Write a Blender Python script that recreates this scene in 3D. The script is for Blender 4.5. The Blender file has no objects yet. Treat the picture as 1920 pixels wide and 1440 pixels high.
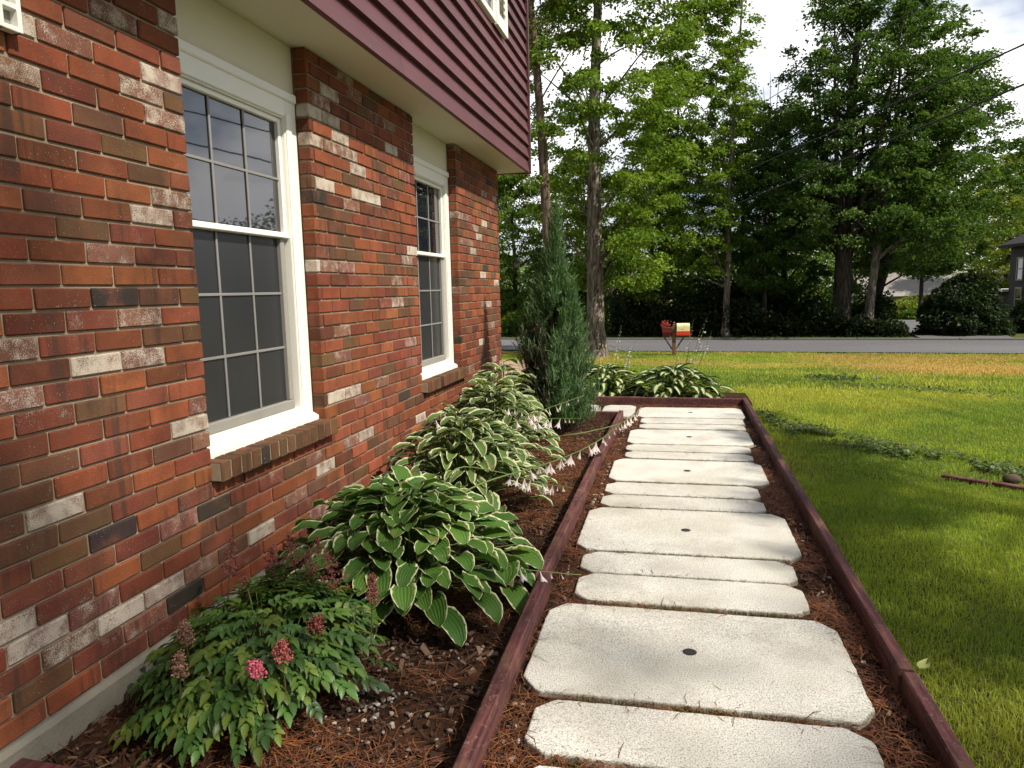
import bpy, math, numpy as np
from mathutils import Matrix
rng = np.random.default_rng(11)
C = bpy.context.scene.collection
PI = math.pi
CAM_H = 1.28

# ------------------------------------------------------------------ helpers
ORG = {}
CH = None

def chamfer_faces():
    """24-vertex box with flat chamfers; vertex id = corner*3 + axis."""
    cor = [(i & 1, (i >> 1) & 1, (i >> 2) & 1) for i in range(8)]
    def vid(c, a): return (c[0] + 2*c[1] + 4*c[2])*3 + a
    F4, F3 = [], []
    for a in range(3):
        b, c = (a+1) % 3, (a+2) % 3
        for s in (0, 1):
            q = []
            for tb, tc in ((0, 0), (1, 0), (1, 1), (0, 1)):
                k = [0, 0, 0]; k[a] = s; k[b] = tb; k[c] = tc
                q.append(vid(k, a))
            F4.append(q if s else q[::-1])
    for a in range(3):
        b, c = (a+1) % 3, (a+2) % 3
        for tb in (0, 1):
            for tc in (0, 1):
                k0 = [0, 0, 0]; k0[b] = tb; k0[c] = tc
                k1 = list(k0); k1[a] = 1
                q = [vid(k0, b), vid(k1, b), vid(k1, c), vid(k0, c)]
                F4.append(q if (tb == tc) else q[::-1])
    for c0 in cor:
        t = [vid(c0, 0), vid(c0, 1), vid(c0, 2)]
        F3.append(t if (sum(c0) % 2 == 1) else t[::-1])
    return np.array(F4), np.array(F3)
CF4, CF3 = chamfer_faces()
CSIGN = np.array([[(i & 1)*2-1, ((i >> 1) & 1)*2-1, ((i >> 2) & 1)*2-1] for i in range(8) for a in range(3)], float)
CAX = np.array([a for i in range(8) for a in range(3)])

class G:
    """collects geometry, then links it as ONE mesh object"""
    def __init__(s): s.v = []; s.q = []; s.t = []; s.c = []; s.n = 0; s.mq = []; s.mt = []; s.ng = []
    def add(s, V, Q=None, T=None, col=None, mat=0):
        V = np.asarray(V, float).reshape(-1, 3)
        if Q is not None and len(Q): Q = np.asarray(Q, int).reshape(-1, 4); s.q.append(Q+s.n); s.mq.append(np.full(len(Q), mat))
        if T is not None and len(T): T = np.asarray(T, int).reshape(-1, 3); s.t.append(T+s.n); s.mt.append(np.full(len(T), mat))
        if col is None: col = np.ones((len(V), 4))
        col = np.asarray(col, float)
        if col.ndim == 1: col = np.tile(col, (len(V), 1))
        s.c.append(col); s.v.append(V); s.n += len(V)
    def poly(s, V, col=None):
        V = np.asarray(V, float); s.ng.append(list(range(s.n, s.n+len(V))))
        s.v.append(V); s.c.append(np.ones((len(V), 4)) if col is None else np.tile(np.asarray(col, float), (len(V), 1))); s.n += len(V)
    def box(s, x0, x1, y0, y1, z0, z1, ch=0.004, col=None, mat=0, R=None, jit=0):
        h = np.array([x1-x0, y1-y0, z1-z0])/2; c = np.array([x1+x0, y1+y0, z1+z0])/2
        ch = min(ch, 0.45*h.min()*2/2)
        V = CSIGN*h
        m = np.full((24, 3), ch); m[np.arange(24), CAX] = 0
        V = V - CSIGN*m
        if jit: V = V + np.repeat(rng.uniform(-jit, jit, (8, 3)), 3, 0)
        if R is not None: V = V @ np.asarray(R).T
        s.add(V+c, CF4, CF3, col, mat)
    def tube(s, P, r, n=8, col=None, mat=0, cap=True):
        P = np.asarray(P, float); r = np.broadcast_to(np.asarray(r, float), (len(P),))
        T = np.gradient(P, axis=0); T /= np.linalg.norm(T, axis=1)[:, None]+1e-12
        ref = np.where(np.abs(T[:, 2:3]) < .9, [[0, 0, 1.]], [[1., 0, 0]])
        if np.abs(T[:, 2]).max() >= .9 and np.abs(T[:, 2]).min() < .9: ref = np.tile([[.83, .55, .05]], (len(P), 1))
        A = np.cross(T, ref); A /= np.linalg.norm(A, axis=1)[:, None]+1e-12; B = np.cross(T, A)
        a = np.arange(n)*2*PI/n
        V = P[:, None]+r[:, None, None]*(A[:, None]*np.cos(a)[None, :, None]+B[:, None]*np.sin(a)[None, :, None])
        i = np.arange(len(P)-1)[:, None]*n; j = np.arange(n)[None]; k = (j+1) % n
        Q = np.stack([i+j, i+k, i+n+k, i+n+j], -1).reshape(-1, 4)
        s.add(V.reshape(-1, 3), Q, None, col, mat)
    def build(s, name, mats, parent=None, smooth=False, org=None):
        V = np.concatenate(s.v); col = np.concatenate(s.c)
        if parent is not None: o0 = ORG[parent.name]
        elif org is not None: o0 = np.array(org, float)
        else: o0 = np.array([(V[:, 0].min()+V[:, 0].max())/2, (V[:, 1].min()+V[:, 1].max())/2, V[:, 2].min()])
        V = V-o0
        me = bpy.data.meshes.new(name); me.vertices.add(len(V)); me.vertices.foreach_set('co', V.ravel())
        Q = np.concatenate(s.q) if s.q else np.zeros((0, 4), int); T = np.concatenate(s.t) if s.t else np.zeros((0, 3), int)
        ngl = [len(p) for p in s.ng]
        loops = np.concatenate([Q.ravel(), T.ravel()]+[np.array(p) for p in s.ng]).astype(int)
        tot = np.concatenate([np.full(len(Q), 4), np.full(len(T), 3), np.array(ngl, int)]).astype(int)
        me.loops.add(len(loops)); me.loops.foreach_set('vertex_index', loops)
        me.polygons.add(len(tot)); me.polygons.foreach_set('loop_start', np.concatenate([[0], np.cumsum(tot)[:-1]]))
        me.polygons.foreach_set('loop_total', tot)
        mi = np.concatenate((s.mq or [np.zeros(0)])+(s.mt or [np.zeros(0)])+[np.zeros(len(ngl))]).astype(int)
        me.polygons.foreach_set('material_index', mi)
        me.polygons.foreach_set('use_smooth', np.full(len(tot), smooth))
        at = me.color_attributes.new('Col', 'FLOAT_COLOR', 'POINT'); at.data.foreach_set('color', col.astype(np.float32).ravel())
        me.update(calc_edges=True)
        for m in (mats if isinstance(mats, (list, tuple)) else [mats]): me.materials.append(m)
        o = bpy.data.objects.new(name, me); C.objects.link(o)
        if parent is not None: o.parent = parent; ORG[o.name] = o0
        else: o.location = o0; ORG[o.name] = o0
        return o

def tag(o, label, cat, group=None, kind=None):
    if label: o['label'] = label
    if cat: o['category'] = cat
    if group: o['group'] = group
    if kind: o['kind'] = kind
    return o

def thing(name, loc, label, cat, group=None):
    o = bpy.data.objects.new(name, None); C.objects.link(o); o.location = loc; o.empty_display_size = .1
    ORG[o.name] = np.array(loc, float)
    return tag(o, label, cat, group)

def lattice(x, y, seed=0):
    xi = np.floor(x).astype(np.int64); yi = np.floor(y).astype(np.int64); fx = x-xi; fy = y-yi
    fx = fx*fx*(3-2*fx); fy = fy*fy*(3-2*fy)
    def h(a, b):
        n = (a*374761393+b*668265263+seed*2147483647) & 0xffffffff
        n = ((n ^ (n >> 13))*1274126177) & 0xffffffff
        return ((n ^ (n >> 16)) & 0xffff)/65535.
    return (h(xi, yi)*(1-fx)+h(xi+1, yi)*fx)*(1-fy)+(h(xi, yi+1)*(1-fx)+h(xi+1, yi+1)*fx)*fy
def vnoise(x, y, s, seed=0, oct=3):
    x = np.asarray(x, float); y = np.asarray(y, float); o = 0; a = 1; t = 0
    for k in range(oct): o = o+a*lattice(x*s*2**k+17.3*k, y*s*2**k+5.1*k, seed+k); t += a; a *= .5
    return o/t

def sstep(a, b, x): t = np.clip((x-a)/(b-a), 0, 1); return t*t*(3-2*t)
def ground_h(x, y):
    d = np.asarray(y, float)+.122*np.asarray(x, float)
    z = -.03-.66*sstep(8.3, 21.8, d)*1.0
    z = z-.51*sstep(27., 62, d)
    z = z+.05*(vnoise(x, y, .35, 3)-.5)*sstep(8.5, 11, d)*(1-sstep(20.5, 21.8, d))
    return z

# ------------------------------------------------------------------ materials
class N:
    def __init__(s, name, world=False):
        s.world = world; s.m = bpy.data.materials.new(name); s.m.use_nodes = True; s.t = s.m.node_tree; s.t.nodes.clear()
        s.out = s.t.nodes.new('ShaderNodeOutputMaterial')
    def n(s, typ, **k):
        d = s.t.nodes.new('ShaderNode'+typ)
        for a, b in k.items():
            if a.startswith('_'): setattr(d, a[1:], b)
        for a, b in k.items():
            if a.startswith('_'): continue
            key = {'i0': 0, 'i1': 1, 'i2': 2}.get(a, a.replace('__', ' '))
            s.set(d.inputs[key], b)
        return d
    def set(s, inp, b):
        if isinstance(b, bpy.types.NodeSocket): s.t.links.new(b, inp)
        elif isinstance(b, bpy.types.Node): s.t.links.new(b.outputs[0], inp)
        else:
            if inp.type == 'RGBA' and len(b) == 3: b = (*b, 1)
            inp.default_value = b
    def math(s, op, a, b=0, c=0): return s.n('Math', _operation=op, i0=a, i1=b, i2=c).outputs[0]
    def mix(s, f, a, b, t='MIX'):
        d = s.n('Mix', _data_type='RGBA', _blend_type=t); s.set(d.inputs[0], f); s.set(d.inputs[6], a); s.set(d.inputs[7], b); return d.outputs[2]
    def ramp(s, f, pts):
        d = s.n('ValToRGB'); s.set(d.inputs[0], f); e = d.color_ramp.elements
        while len(e) < len(pts): e.new(.5)
        for i, (p, c) in enumerate(pts): e[i].position = p; e[i].color = (*c, 1) if len(c) == 3 else c
        return d.outputs[0]
    def coord(s, k='Object'):
        if s.world: return s.n('NewGeometry').outputs['Position']
        return s.n('TexCoord').outputs[k]
    def noise(s, sc, det=3, rough=.55, vec=None, stretch=None):
        v = vec if vec is not None else s.coord()
        if stretch: v = s.n('Mapping', Vector=v, Scale=stretch).outputs[0]
        return s.n('TexNoise', Vector=v, Scale=sc, Detail=det, Roughness=rough).outputs[0]
    def attr(s):
        d = s.n('Attribute', _attribute_name='Col'); return d.outputs['Color'], d.outputs['Alpha']
    def sep(s, c): d = s.n('SeparateColor', Color=c); return d.outputs
    def bump(s, h, st=.3, dist=.01): return s.n('Bump', Height=h, Strength=st, Distance=dist).outputs[0]
    def pbr(s, col, rough=.7, nrm=None, **k):
        d = s.n('BsdfPrincipled'); s.set(d.inputs['Base Color'], col); s.set(d.inputs['Roughness'], rough)
        if nrm is not None: s.set(d.inputs['Normal'], nrm)
        for a, b in k.items(): s.set(d.inputs[a.replace('__', ' ')], b)
        return d.outputs[0]
    def done(s, sh): s.t.links.new(sh, s.out.inputs[0]); return s.m

def m_simple(name, col, rough=.6, var=.25, sc=8, bump=.15, spec=.4, bsc=60):
    k = N(name); n1 = k.noise(sc, 4); f = k.math('MULTIPLY_ADD', n1, 2*var, 1-var)
    c = k.mix(1, col, k.n('CombineColor', Red=f, Green=f, Blue=f), 'MULTIPLY')
    b = k.bump(k.noise(bsc, 3), bump, .004)
    return k.done(k.pbr(c, rough, b, Specular__IOR__Level=spec))

def m_brick():
    k = N('brick'); col, al = k.attr(); co = k.coord()
    wob = k.math('MULTIPLY', k.math('MULTIPLY_ADD', k.noise(9, 3), .7, .60), k.math('MULTIPLY_ADD', k.noise(.9, 3), .7, .62))
    band = k.noise(1, 2, .5, co, (30, 30, 1.5))
    bandf = k.math('MULTIPLY', k.n('MapRange', i0=band, i1=.48, i2=.64).outputs[0], k.n('MapRange', i0=k.noise(3.1, 1), i1=.5, i2=.6).outputs[0])
    c = k.mix(1, col, k.n('CombineColor', Red=wob, Green=wob, Blue=wob), 'MULTIPLY')
    mot = k.n('MapRange', i0=k.noise(13, 4, .6), i1=.46, i2=.68).outputs[0]
    c = k.mix(k.math('MULTIPLY', mot, .5), c, (.075, .034, .02))
    hot = k.n('MapRange', i0=k.noise(6.5, 3, .6), i1=.52, i2=.70).outputs[0]
    c = k.mix(k.math('MULTIPLY', hot, .35), c, (.27, .085, .035))
    c = k.mix(k.math('MULTIPLY', bandf, .72), c, (.05, .028, .02))
    # old whitewash: patches and specks whose amount is the brick's own
    big = k.noise(17, 2, .6); fine = k.noise(380, 2, .7)
    w = k.math('ADD', k.math('MULTIPLY', big, .50), k.math('MULTIPLY', fine, .80))
    thr = k.math('MULTIPLY_ADD', al, -.55, 1.02)
    wf = k.n('MapRange', i0=k.math('SUBTRACT', w, thr), i1=-.02, i2=.06).outputs[0]
    spk = k.n('MapRange', i0=k.noise(210, 1, .5), i1=.70, i2=.76).outputs[0]
    spk = k.math('MULTIPLY', spk, k.n('MapRange', i0=k.noise(7, 1), i1=.42, i2=.62).outputs[0])
    c = k.mix(k.math('MULTIPLY', wf, .88), c, (.50, .43, .35))
    c = k.mix(k.math('MULTIPLY', spk, .7), c, (.55, .45, .36))
    h = k.math('ADD', k.math('MULTIPLY', k.noise(160, 4, .6), 1.), k.math('MULTIPLY', wf, .5))
    return k.done(k.pbr(c, .85, k.bump(h, .55, .004), Specular__IOR__Level=.25))

def m_concrete():
    k = N('paver_concrete', True); 
    f = k.noise(210, 2, .7); b = k.noise(5, 4); st = k.noise(1.7, 3)
    c = k.ramp(f, [(.30, (.15, .135, .11)), (.40, (.37, .355, .31)), (.49, (.55, .535, .485)), (.66, (.70, .685, .635))])
    c = k.mix(k.math('MULTIPLY', k.n('MapRange', i0=b, i1=.45, i2=.7).outputs[0], .35), c, (.36, .31, .25))
    c = k.mix(k.math('MULTIPLY', k.n('MapRange', i0=st, i1=.48, i2=.66).outputs[0], .38), c, (.30, .28, .20))
    c = k.mix(k.math('MULTIPLY', k.n('MapRange', i0=k.noise(2.3, 5, .65), i1=.54, i2=.64).outputs[0], .30), c, (.24, .21, .18))
    vc, va = k.attr(); er, tg, tb = k.sep(vc)[:3]
    eg = k.n('MapRange', i0=k.math('ADD', k.math('MULTIPLY', er, .42), k.math('MULTIPLY', k.noise(28, 5, .7), .9)), i1=.66, i2=.95).outputs[0]
    c = k.mix(k.math('MULTIPLY', eg, .6), c, (.15, .135, .075))
    c = k.mix(1, c, k.n('CombineColor', Red=tg, Green=tg, Blue=tg), 'MULTIPLY')
    sp = k.n('MapRange', i0=k.noise(420, 1, .5), i1=.70, i2=.75).outputs[0]
    c = k.mix(k.math('MULTIPLY', sp, .7), c, (.06, .055, .05))
    return k.done(k.pbr(c, .85, k.bump(k.noise(260, 3, .6), .45, .003), Specular__IOR__Level=.2))

def m_timber():
    k = N('stained_timber', True); co = k.coord()
    g = k.noise(1, 4, .6, co, (60, 4, 60)); g2 = k.noise(6, 3)
    c = k.ramp(g, [(.36, (.034, .010, .010)), (.5, (.080, .021, .021)), (.64, (.13, .042, .038))])
    c = k.mix(k.n('MapRange', i0=g2, i1=.52, i2=.72).outputs[0], c, (.13, .065, .038))
    c = k.mix(k.math('MULTIPLY', k.n('MapRange', i0=k.noise(60, 4, .7), i1=.56, i2=.66).outputs[0], k.n('MapRange', i0=k.noise(3.3, 3), i1=.42, i2=.62).outputs[0]), c, (.20, .13, .095))
    v = k.n('TexVoronoi', Vector=co, Scale=55., Randomness=1.); 
    drop = k.n('MapRange', i0=v.outputs['Distance'], i1=.30, i2=.2).outputs[0]
    drop = k.math('MULTIPLY', drop, k.n('MapRange', i0=k.noise(5, 2), i1=.5, i2=.6).outputs[0])
    r = k.math('MULTIPLY_ADD', drop, -.6, .80)
    h = k.math('ADD', k.math('MULTIPLY', g, .4), k.math('MULTIPLY', drop, .8))
    return k.done(k.pbr(c, r, k.bump(h, .8, .006), Specular__IOR__Level=.4))

def m_siding():
    k = N('siding_paint'); col, al = k.attr(); co = k.coord()
    g = k.noise(1, 4, .6, co, (3, 1.2, 90))
    f = k.math('MULTIPLY', k.math('MULTIPLY_ADD', g, .6, .7), k.math('MULTIPLY_ADD', k.noise(1.4, 3), .8, .6))
    c = k.mix(1, col, k.n('CombineColor', Red=f, Green=f, Blue=f), 'MULTIPLY')
    return k.done(k.pbr(c, .5, k.bump(g, .3, .003), Specular__IOR__Level=.4))

def m_leaf(name, tint=(1, 1, 1), trans=.35, rough=.55, spec=.22):
    k = N(name); col, al = k.attr()
    c = k.mix(1, col, tint, 'MULTIPLY')
    p = k.pbr(c, rough, Specular__IOR__Level=spec)
    t = k.n('BsdfTranslucent', Color=k.mix(1, c, (1.25, 1.3, .55), 'MULTIPLY'))
    return k.done(k.n('MixShader', i0=trans, i1=p, i2=t.outputs[0]).outputs[0])

def m_hosta(name, inner, edge, lo, hi, inner2=None, rough=.55):
    """Col: R distance from midrib, G leaf tint, B signed side, A along the blade"""
    k = N(name); col, al = k.attr(); r, g, b = k.sep(col)[:3]
    w = k.math('ADD', r, k.math('MULTIPLY_ADD', k.noise(45, 3), .5, -.25))
    w = k.math('MAXIMUM', w, k.n('MapRange', i0=al, i1=.9, i2=1.02).outputs[0])
    f = k.n('MapRange', i0=w, i1=lo, i2=hi).outputs[0]
    vein = k.math('SINE', k.math('MULTIPLY', b, 44.))
    gi = k.mix(g, inner, inner2 or tuple(x*1.7 for x in inner))
    gi = k.mix(k.math('MULTIPLY_ADD', vein, .1, .1), gi, tuple(x*.45 for x in inner))
    br = k.n('MapRange', i0=k.math('ADD', k.noise(13, 3), k.math('MULTIPLY', al, .12)), i1=.70, i2=.76).outputs[0]
    c = k.mix(k.math('MULTIPLY', br, .75), k.mix(f, gi, edge), (.20, .13, .05))
    p = k.pbr(c, rough, k.bump(vein, .35, .003), Specular__IOR__Level=.22)
    t = k.n('BsdfTranslucent', Color=k.mix(1, c, (1.1, 1.15, .6), 'MULTIPLY'))
    return k.done(k.n('MixShader', i0=.25, i1=p, i2=t.outputs[0]).outputs[0])

def m_bark(name, a, b, sc=1.):
    k = N(name); co = k.coord(); g = k.noise(1, 5, .65, co, (14*sc, 14*sc, 2.2*sc)); p = k.noise(1.3, 3)
    c = k.ramp(g, [(.36, a), (.5, tuple((x+y)/2 for x, y in zip(a, b))), (.62, b)])
    c = k.mix(k.math('MULTIPLY', p, .4), c, tuple(x*.6 for x in a))
    return k.done(k.pbr(c, .9, k.bump(g, 1., .05), Specular__IOR__Level=.15))

def m_vcol(name, rough=.8, var=.3, sc=30, spec=.3, bump=.2):
    k = N(name); col, al = k.attr(); f = k.math('MULTIPLY_ADD', k.noise(sc, 3), 2*var, 1-var)
    c = k.mix(1, col, k.n('CombineColor', Red=f, Green=f, Blue=f), 'MULTIPLY')
    return k.done(k.pbr(c, rough, k.bump(k.noise(sc*4, 3), bump, .004), Specular__IOR__Level=spec))

def m_mulch():
    k = N('mulch'); a = k.noise(38, 5, .7); b = k.noise(4, 3)
    c = k.ramp(a, [(.3, (.008, .005, .004)), (.5, (.03, .016, .01)), (.62, (.075, .036, .02)), (.75, (.15, .085, .05))])
    c = k.mix(k.n('MapRange', i0=b, i1=.45, i2=.65).outputs[0], c, (.055, .024, .012))
    return k.done(k.pbr(c, .95, k.bump(a, 1., .02), Specular__IOR__Level=.1))

def m_lawn():
    k = N('lawn_soil'); a = k.noise(40, 4, .7); b = k.noise(1.1, 3)
    c = k.ramp(a, [(.3, (.03, .04, .009)), (.6, (.09, .11, .02)), (.8, (.15, .16, .03))])
    c = k.mix(k.math('MULTIPLY', k.n('MapRange', i0=b, i1=.5, i2=.7).outputs[0], .5), c, (.11, .085, .03))
    return k.done(k.pbr(c, .95, k.bump(a, .8, .03), Specular__IOR__Level=.1))

def m_asphalt():
    k = N('asphalt'); a = k.noise(70, 3, .7); b = k.noise(.5, 3, .5, None, (.25, 1, 1))
    c = k.ramp(a, [(.3, (.075, .075, .08)), (.7, (.16, .16, .17))])
    c = k.mix(k.math('MULTIPLY', k.n('MapRange', i0=b, i1=.45, i2=.65).outputs[0], .5), c, (.16, .16, .165))
    return k.done(k.pbr(c, .9, k.bump(a, .5, .01), Specular__IOR__Level=.2))

def m_glass(name, col, rough=.03, ior=1.75, wav=.0):
    k = N(name); b = k.bump(k.noise(2.5, 2), wav, .02)
    return k.done(k.pbr(col, rough, b, IOR=ior, Specular__IOR__Level=.5))

M = dict(
    brick=m_brick(), mortar=m_simple('mortar', (.29, .235, .165), .95, .3, 14, .6, .1, 200),
    foundation=m_simple('foundation_concrete', (.19, .175, .14), .95, .3, 7, .7, .1, 90),
    cream=m_simple('cream_paint', (.62, .57, .43), .55, .05, 3, .05, .35),
    vinyl=m_simple('white_vinyl', (.78, .76, .69), .4, .05, 5, .05, .45),
    grey_frame=m_simple('screen_frame', (.25, .24, .21), .5, .06, 8, .05, .4),
    siding=m_siding(), timber=m_timber(), concrete=m_concrete(), mulch=m_mulch(), lawn=m_lawn(), asphalt=m_asphalt(),
    pane=m_glass('window_pane', (.012, .013, .018), .02, 2.0, .02), screen=m_glass('insect_screen', (.024, .025, .028), .28, 1.5, .05),
    dark=m_simple('dark_gap', (.012, .012, .012), .8, .1), iron=m_simple('dark_plug', (.025, .022, .02), .8, .2),
    needle=m_vcol('pine_needle', .75, .2, 30, .25), chip=m_vcol('wood_chip', .9, .35, 60, .15), pebble=m_vcol('pebble', .8, .2, 60, .25),
    grass=m_leaf('grass_blade', (1, 1, 1), .35, .55, .25),
    hosta_a=m_hosta('hosta_green_leaf', (.050, .125, .020), (.68, .68, .42), .82, .95, (.10, .20, .03)),
    hosta_b=m_hosta('hosta_variegated_leaf', (.06, .12, .03), (.60, .60, .38), .68, .84, (.12, .19, .045)),
    hosta_c=m_hosta('hosta_cream_centre_leaf', (.48, .53, .23), (.028, .075, .018), .36, .56, (.60, .62, .36)),
    stem=m_simple('green_stem', (.10, .15, .035), .55, .2), dark_stem=m_simple('dark_stem', (.03, .028, .02), .6, .2),
    petal=m_leaf('pale_lilac_petal', (1, 1, 1), .3, .5, .3), astilbe=m_leaf('astilbe_leaf', (1, 1, 1), .25, .42, .4),
    plume=m_vcol('astilbe_plume', .9, .25, 200, .1), juniper=m_leaf('juniper_spray', (1, 1, 1), .2, .6, .2),
    bark=m_bark('maple_bark', (.04, .03, .024), (.36, .31, .25)), bark_d=m_bark('dark_bark', (.022, .018, .014), (.10, .082, .065)),
    bark_p=m_bark('pine_bark', (.06, .04, .028), (.21, .155, .11)),
    leaf=m_leaf('tree_leaf', (1, 1, 1), .38, .5, .3), roof_t=m_simple('tan_shingle', (.33, .25, .16), .9, .25, 6, .4, .1),
    roof_g=m_simple('grey_shingle', (.26, .24, .22), .9, .2, 6, .4, .1), roof_d=m_simple('dark_shingle', (.045, .042, .042), .9, .2, 6, .3, .1),
    muntin=m_simple('muntin_bar', (.20, .195, .185), .5, .05), wall_y=m_simple('cream_siding', (.62, .55, .36), .8, .1, 3), wall_w=m_simple('pale_siding', (.45, .50, .55), .8, .1, 3),
    wall_d=m_simple('dark_siding', (.035, .03, .03), .8, .15, 3), white=m_simple('white_paint', (.8, .78, .72), .5, .05),
    tan=m_simple('tan_drive', (.34, .235, .17), .9, .2, 3, .4, .1), kerb=m_simple('kerb_stone', (.16, .15, .14), .9, .2, 3, .4, .1),
    red=m_simple('red_plastic', (.62, .055, .022), .4, .08), maroon=m_simple('maroon_planter', (.23, .04, .045), .55, .2),
    postw=m_simple('brown_post', (.16, .085, .05), .8, .3, 9), cable=m_simple('black_cable', (.012, .012, .013), .6, .1),
    orange=m_simple('orange_plastic', (.65, .10, .02), .5, .08), stone=m_simple('field_stone', (.085, .065, .045), .9, .35, 12, .6, .1),
)
def m_floral():
    k = N('floral_wrap'); v = k.n('TexVoronoi', Vector=k.coord(), Scale=14.).outputs['Distance']
    c = k.mix(k.n('MapRange', i0=v, i1=.30, i2=.22).outputs[0], (.80, .74, .40), (.45, .28, .10))
    c = k.mix(k.n('MapRange', i0=k.noise(9, 2), i1=.58, i2=.64).outputs[0], c, (.80, .76, .50))
    return k.done(k.pbr(c, .45))
M['floral'] = m_floral()

# ------------------------------------------------------------------ world, sun, camera
SUN_EL, SUN_AZ = math.radians(47), math.radians(-20)      # azimuth from +X towards +Y
S = bpy.context.scene
w = bpy.data.worlds.new('World'); S.world = w; w.use_nodes = True
nt = w.node_tree; nt.nodes.clear()
out = nt.nodes.new('ShaderNodeOutputWorld'); bg = nt.nodes.new('ShaderNodeBackground')
sky = nt.nodes.new('ShaderNodeTexSky'); sky.sky_type = 'NISHITA'; sky.sun_disc = False
sky.sun_elevation = SUN_EL; sky.sun_rotation = PI/2-SUN_AZ; sky.air_density = 1.; sky.dust_density = 1.5
tc = nt.nodes.new('ShaderNodeTexCoord'); mp = nt.nodes.new('ShaderNodeMapping'); mp.inputs['Scale'].default_value = (1, 1, 2.2)
nz = nt.nodes.new('ShaderNodeTexNoise'); nz.inputs['Scale'].default_value = 2.1; nz.inputs['Detail'].default_value = 6; nz.inputs['Roughness'].default_value = .55
cr = nt.nodes.new('ShaderNodeValToRGB'); cr.color_ramp.elements[0].position = .40; cr.color_ramp.elements[1].position = .54
nz2 = nt.nodes.new('ShaderNodeTexNoise'); nz2.inputs['Scale'].default_value = 5.; nz2.inputs['Detail'].default_value = 5
cr2 = nt.nodes.new('ShaderNodeValToRGB'); cr2.color_ramp.elements[0].color = (9.2, 9.2, 9.8, 1); cr2.color_ramp.elements[1].color = (10.5, 10.3, 10.2, 1)
cr2.color_ramp.elements[0].position = .35; cr2.color_ramp.elements[1].position = .6
mx = nt.nodes.new('ShaderNodeMix'); mx.data_type = 'RGBA'
L = nt.links.new
L(tc.outputs['Generated'], mp.inputs[0]); L(mp.outputs[0], nz.inputs['Vector']); L(mp.outputs[0], nz2.inputs['Vector'])
L(nz.outputs[0], cr.inputs[0]); L(nz2.outputs[0], cr2.inputs[0])
L(cr.outputs[0], mx.inputs[0]); L(sky.outputs[0], mx.inputs[6])
sx = nt.nodes.new('ShaderNodeSeparateXYZ'); L(tc.outputs['Generated'], sx.inputs[0])
mr = nt.nodes.new('ShaderNodeMapRange'); mr.inputs[1].default_value = -.1; mr.inputs[2].default_value = .75; mr.inputs[3].default_value = .50; mr.inputs[4].default_value = 1.18
L(sx.outputs[1], mr.inputs[0]); ms = nt.nodes.new('ShaderNodeVectorMath'); ms.operation = 'SCALE'; L(cr2.outputs[0], ms.inputs[0]); L(mr.outputs[0], ms.inputs['Scale']); L(ms.outputs[0], mx.inputs[7])
L(mx.outputs[2], bg.inputs[0]); bg.inputs[1].default_value = .1; L(bg.outputs[0], out.inputs[0])

sl = bpy.data.lights.new('sun', 'SUN'); sl.energy = 5.0; sl.angle = math.radians(.55); sl.color = (1, .93, .80)
so = bpy.data.objects.new('sun', sl); C.objects.link(so); so.location = (12, -3, 12)
dsun = np.array([math.cos(SUN_EL)*math.cos(SUN_AZ), math.cos(SUN_EL)*math.sin(SUN_AZ), math.sin(SUN_EL)])
from mathutils import Vector
so.rotation_euler = Vector(dsun).to_track_quat('Z', 'Y').to_euler()

cd = bpy.data.cameras.new('camera'); cam = bpy.data.objects.new('camera', cd); C.objects.link(cam); S.camera = cam
cd.sensor_width = 36; cd.lens = 36*1350/1920; cd.clip_end = 600; cd.clip_start = .05
r_ = (.97534119, .21947841, -.02321191); u_ = (-.00594561, .13126416, .9913296); f_ = (-.22062234, .96674658, -.12933227)
cam.matrix_world = Matrix(((r_[0], u_[0], -f_[0], 0), (r_[1], u_[1], -f_[1], 0), (r_[2], u_[2], -f_[2], CAM_H), (0, 0, 0, 1)))
S.view_settings.view_transform = 'Standard'; S.view_settings.look = 'None'; S.view_settings.exposure = .4; S.view_settings.gamma = 1
cy = S.cycles; cy.max_bounces = 6; cy.diffuse_bounces = 3; cy.glossy_bounces = 3; cy.transmission_bounces = 3; cy.transparent_max_bounces = 4
cy.use_adaptive_sampling = True; cy.adaptive_threshold = .025; cy.use_denoising = True
cy.sample_clamp_indirect = 6; cy.caustics_reflective = False; cy.caustics_refractive = False

# ------------------------------------------------------------------ ground, road
def sheet(name, xs, ys, zf, mat, kind='structure', label=None, cat=None):
    X, Y = np.meshgrid(xs, ys); Z = zf(X, Y); g = G(); nx = len(xs)
    i, j = np.meshgrid(np.arange(nx-1), np.arange(len(ys)-1)); a = (j*nx+i).ravel()
    g.add(np.stack([X, Y, Z], -1).reshape(-1, 3), np.stack([a, a+1, a+nx+1, a+nx], -1))
    o = g.build(name, mat, smooth=True, org=(0, 0, 0)); tag(o, label, cat, kind=kind); return o
ys = np.concatenate([np.linspace(-14, 6, 15), np.linspace(6.5, 30, 80), np.linspace(31, 70, 30), [90, 140, 250, 420]])
xs = np.concatenate([[-300, -120, -60], np.linspace(-40, 40, 90), [60, 120, 300]])
sheet('lawn_ground', xs, ys, ground_h, M['lawn'], label='green and straw coloured lawn sloping down to the road', cat='lawn')
def road_pt(t, d): return t, d-.122*t
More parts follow.
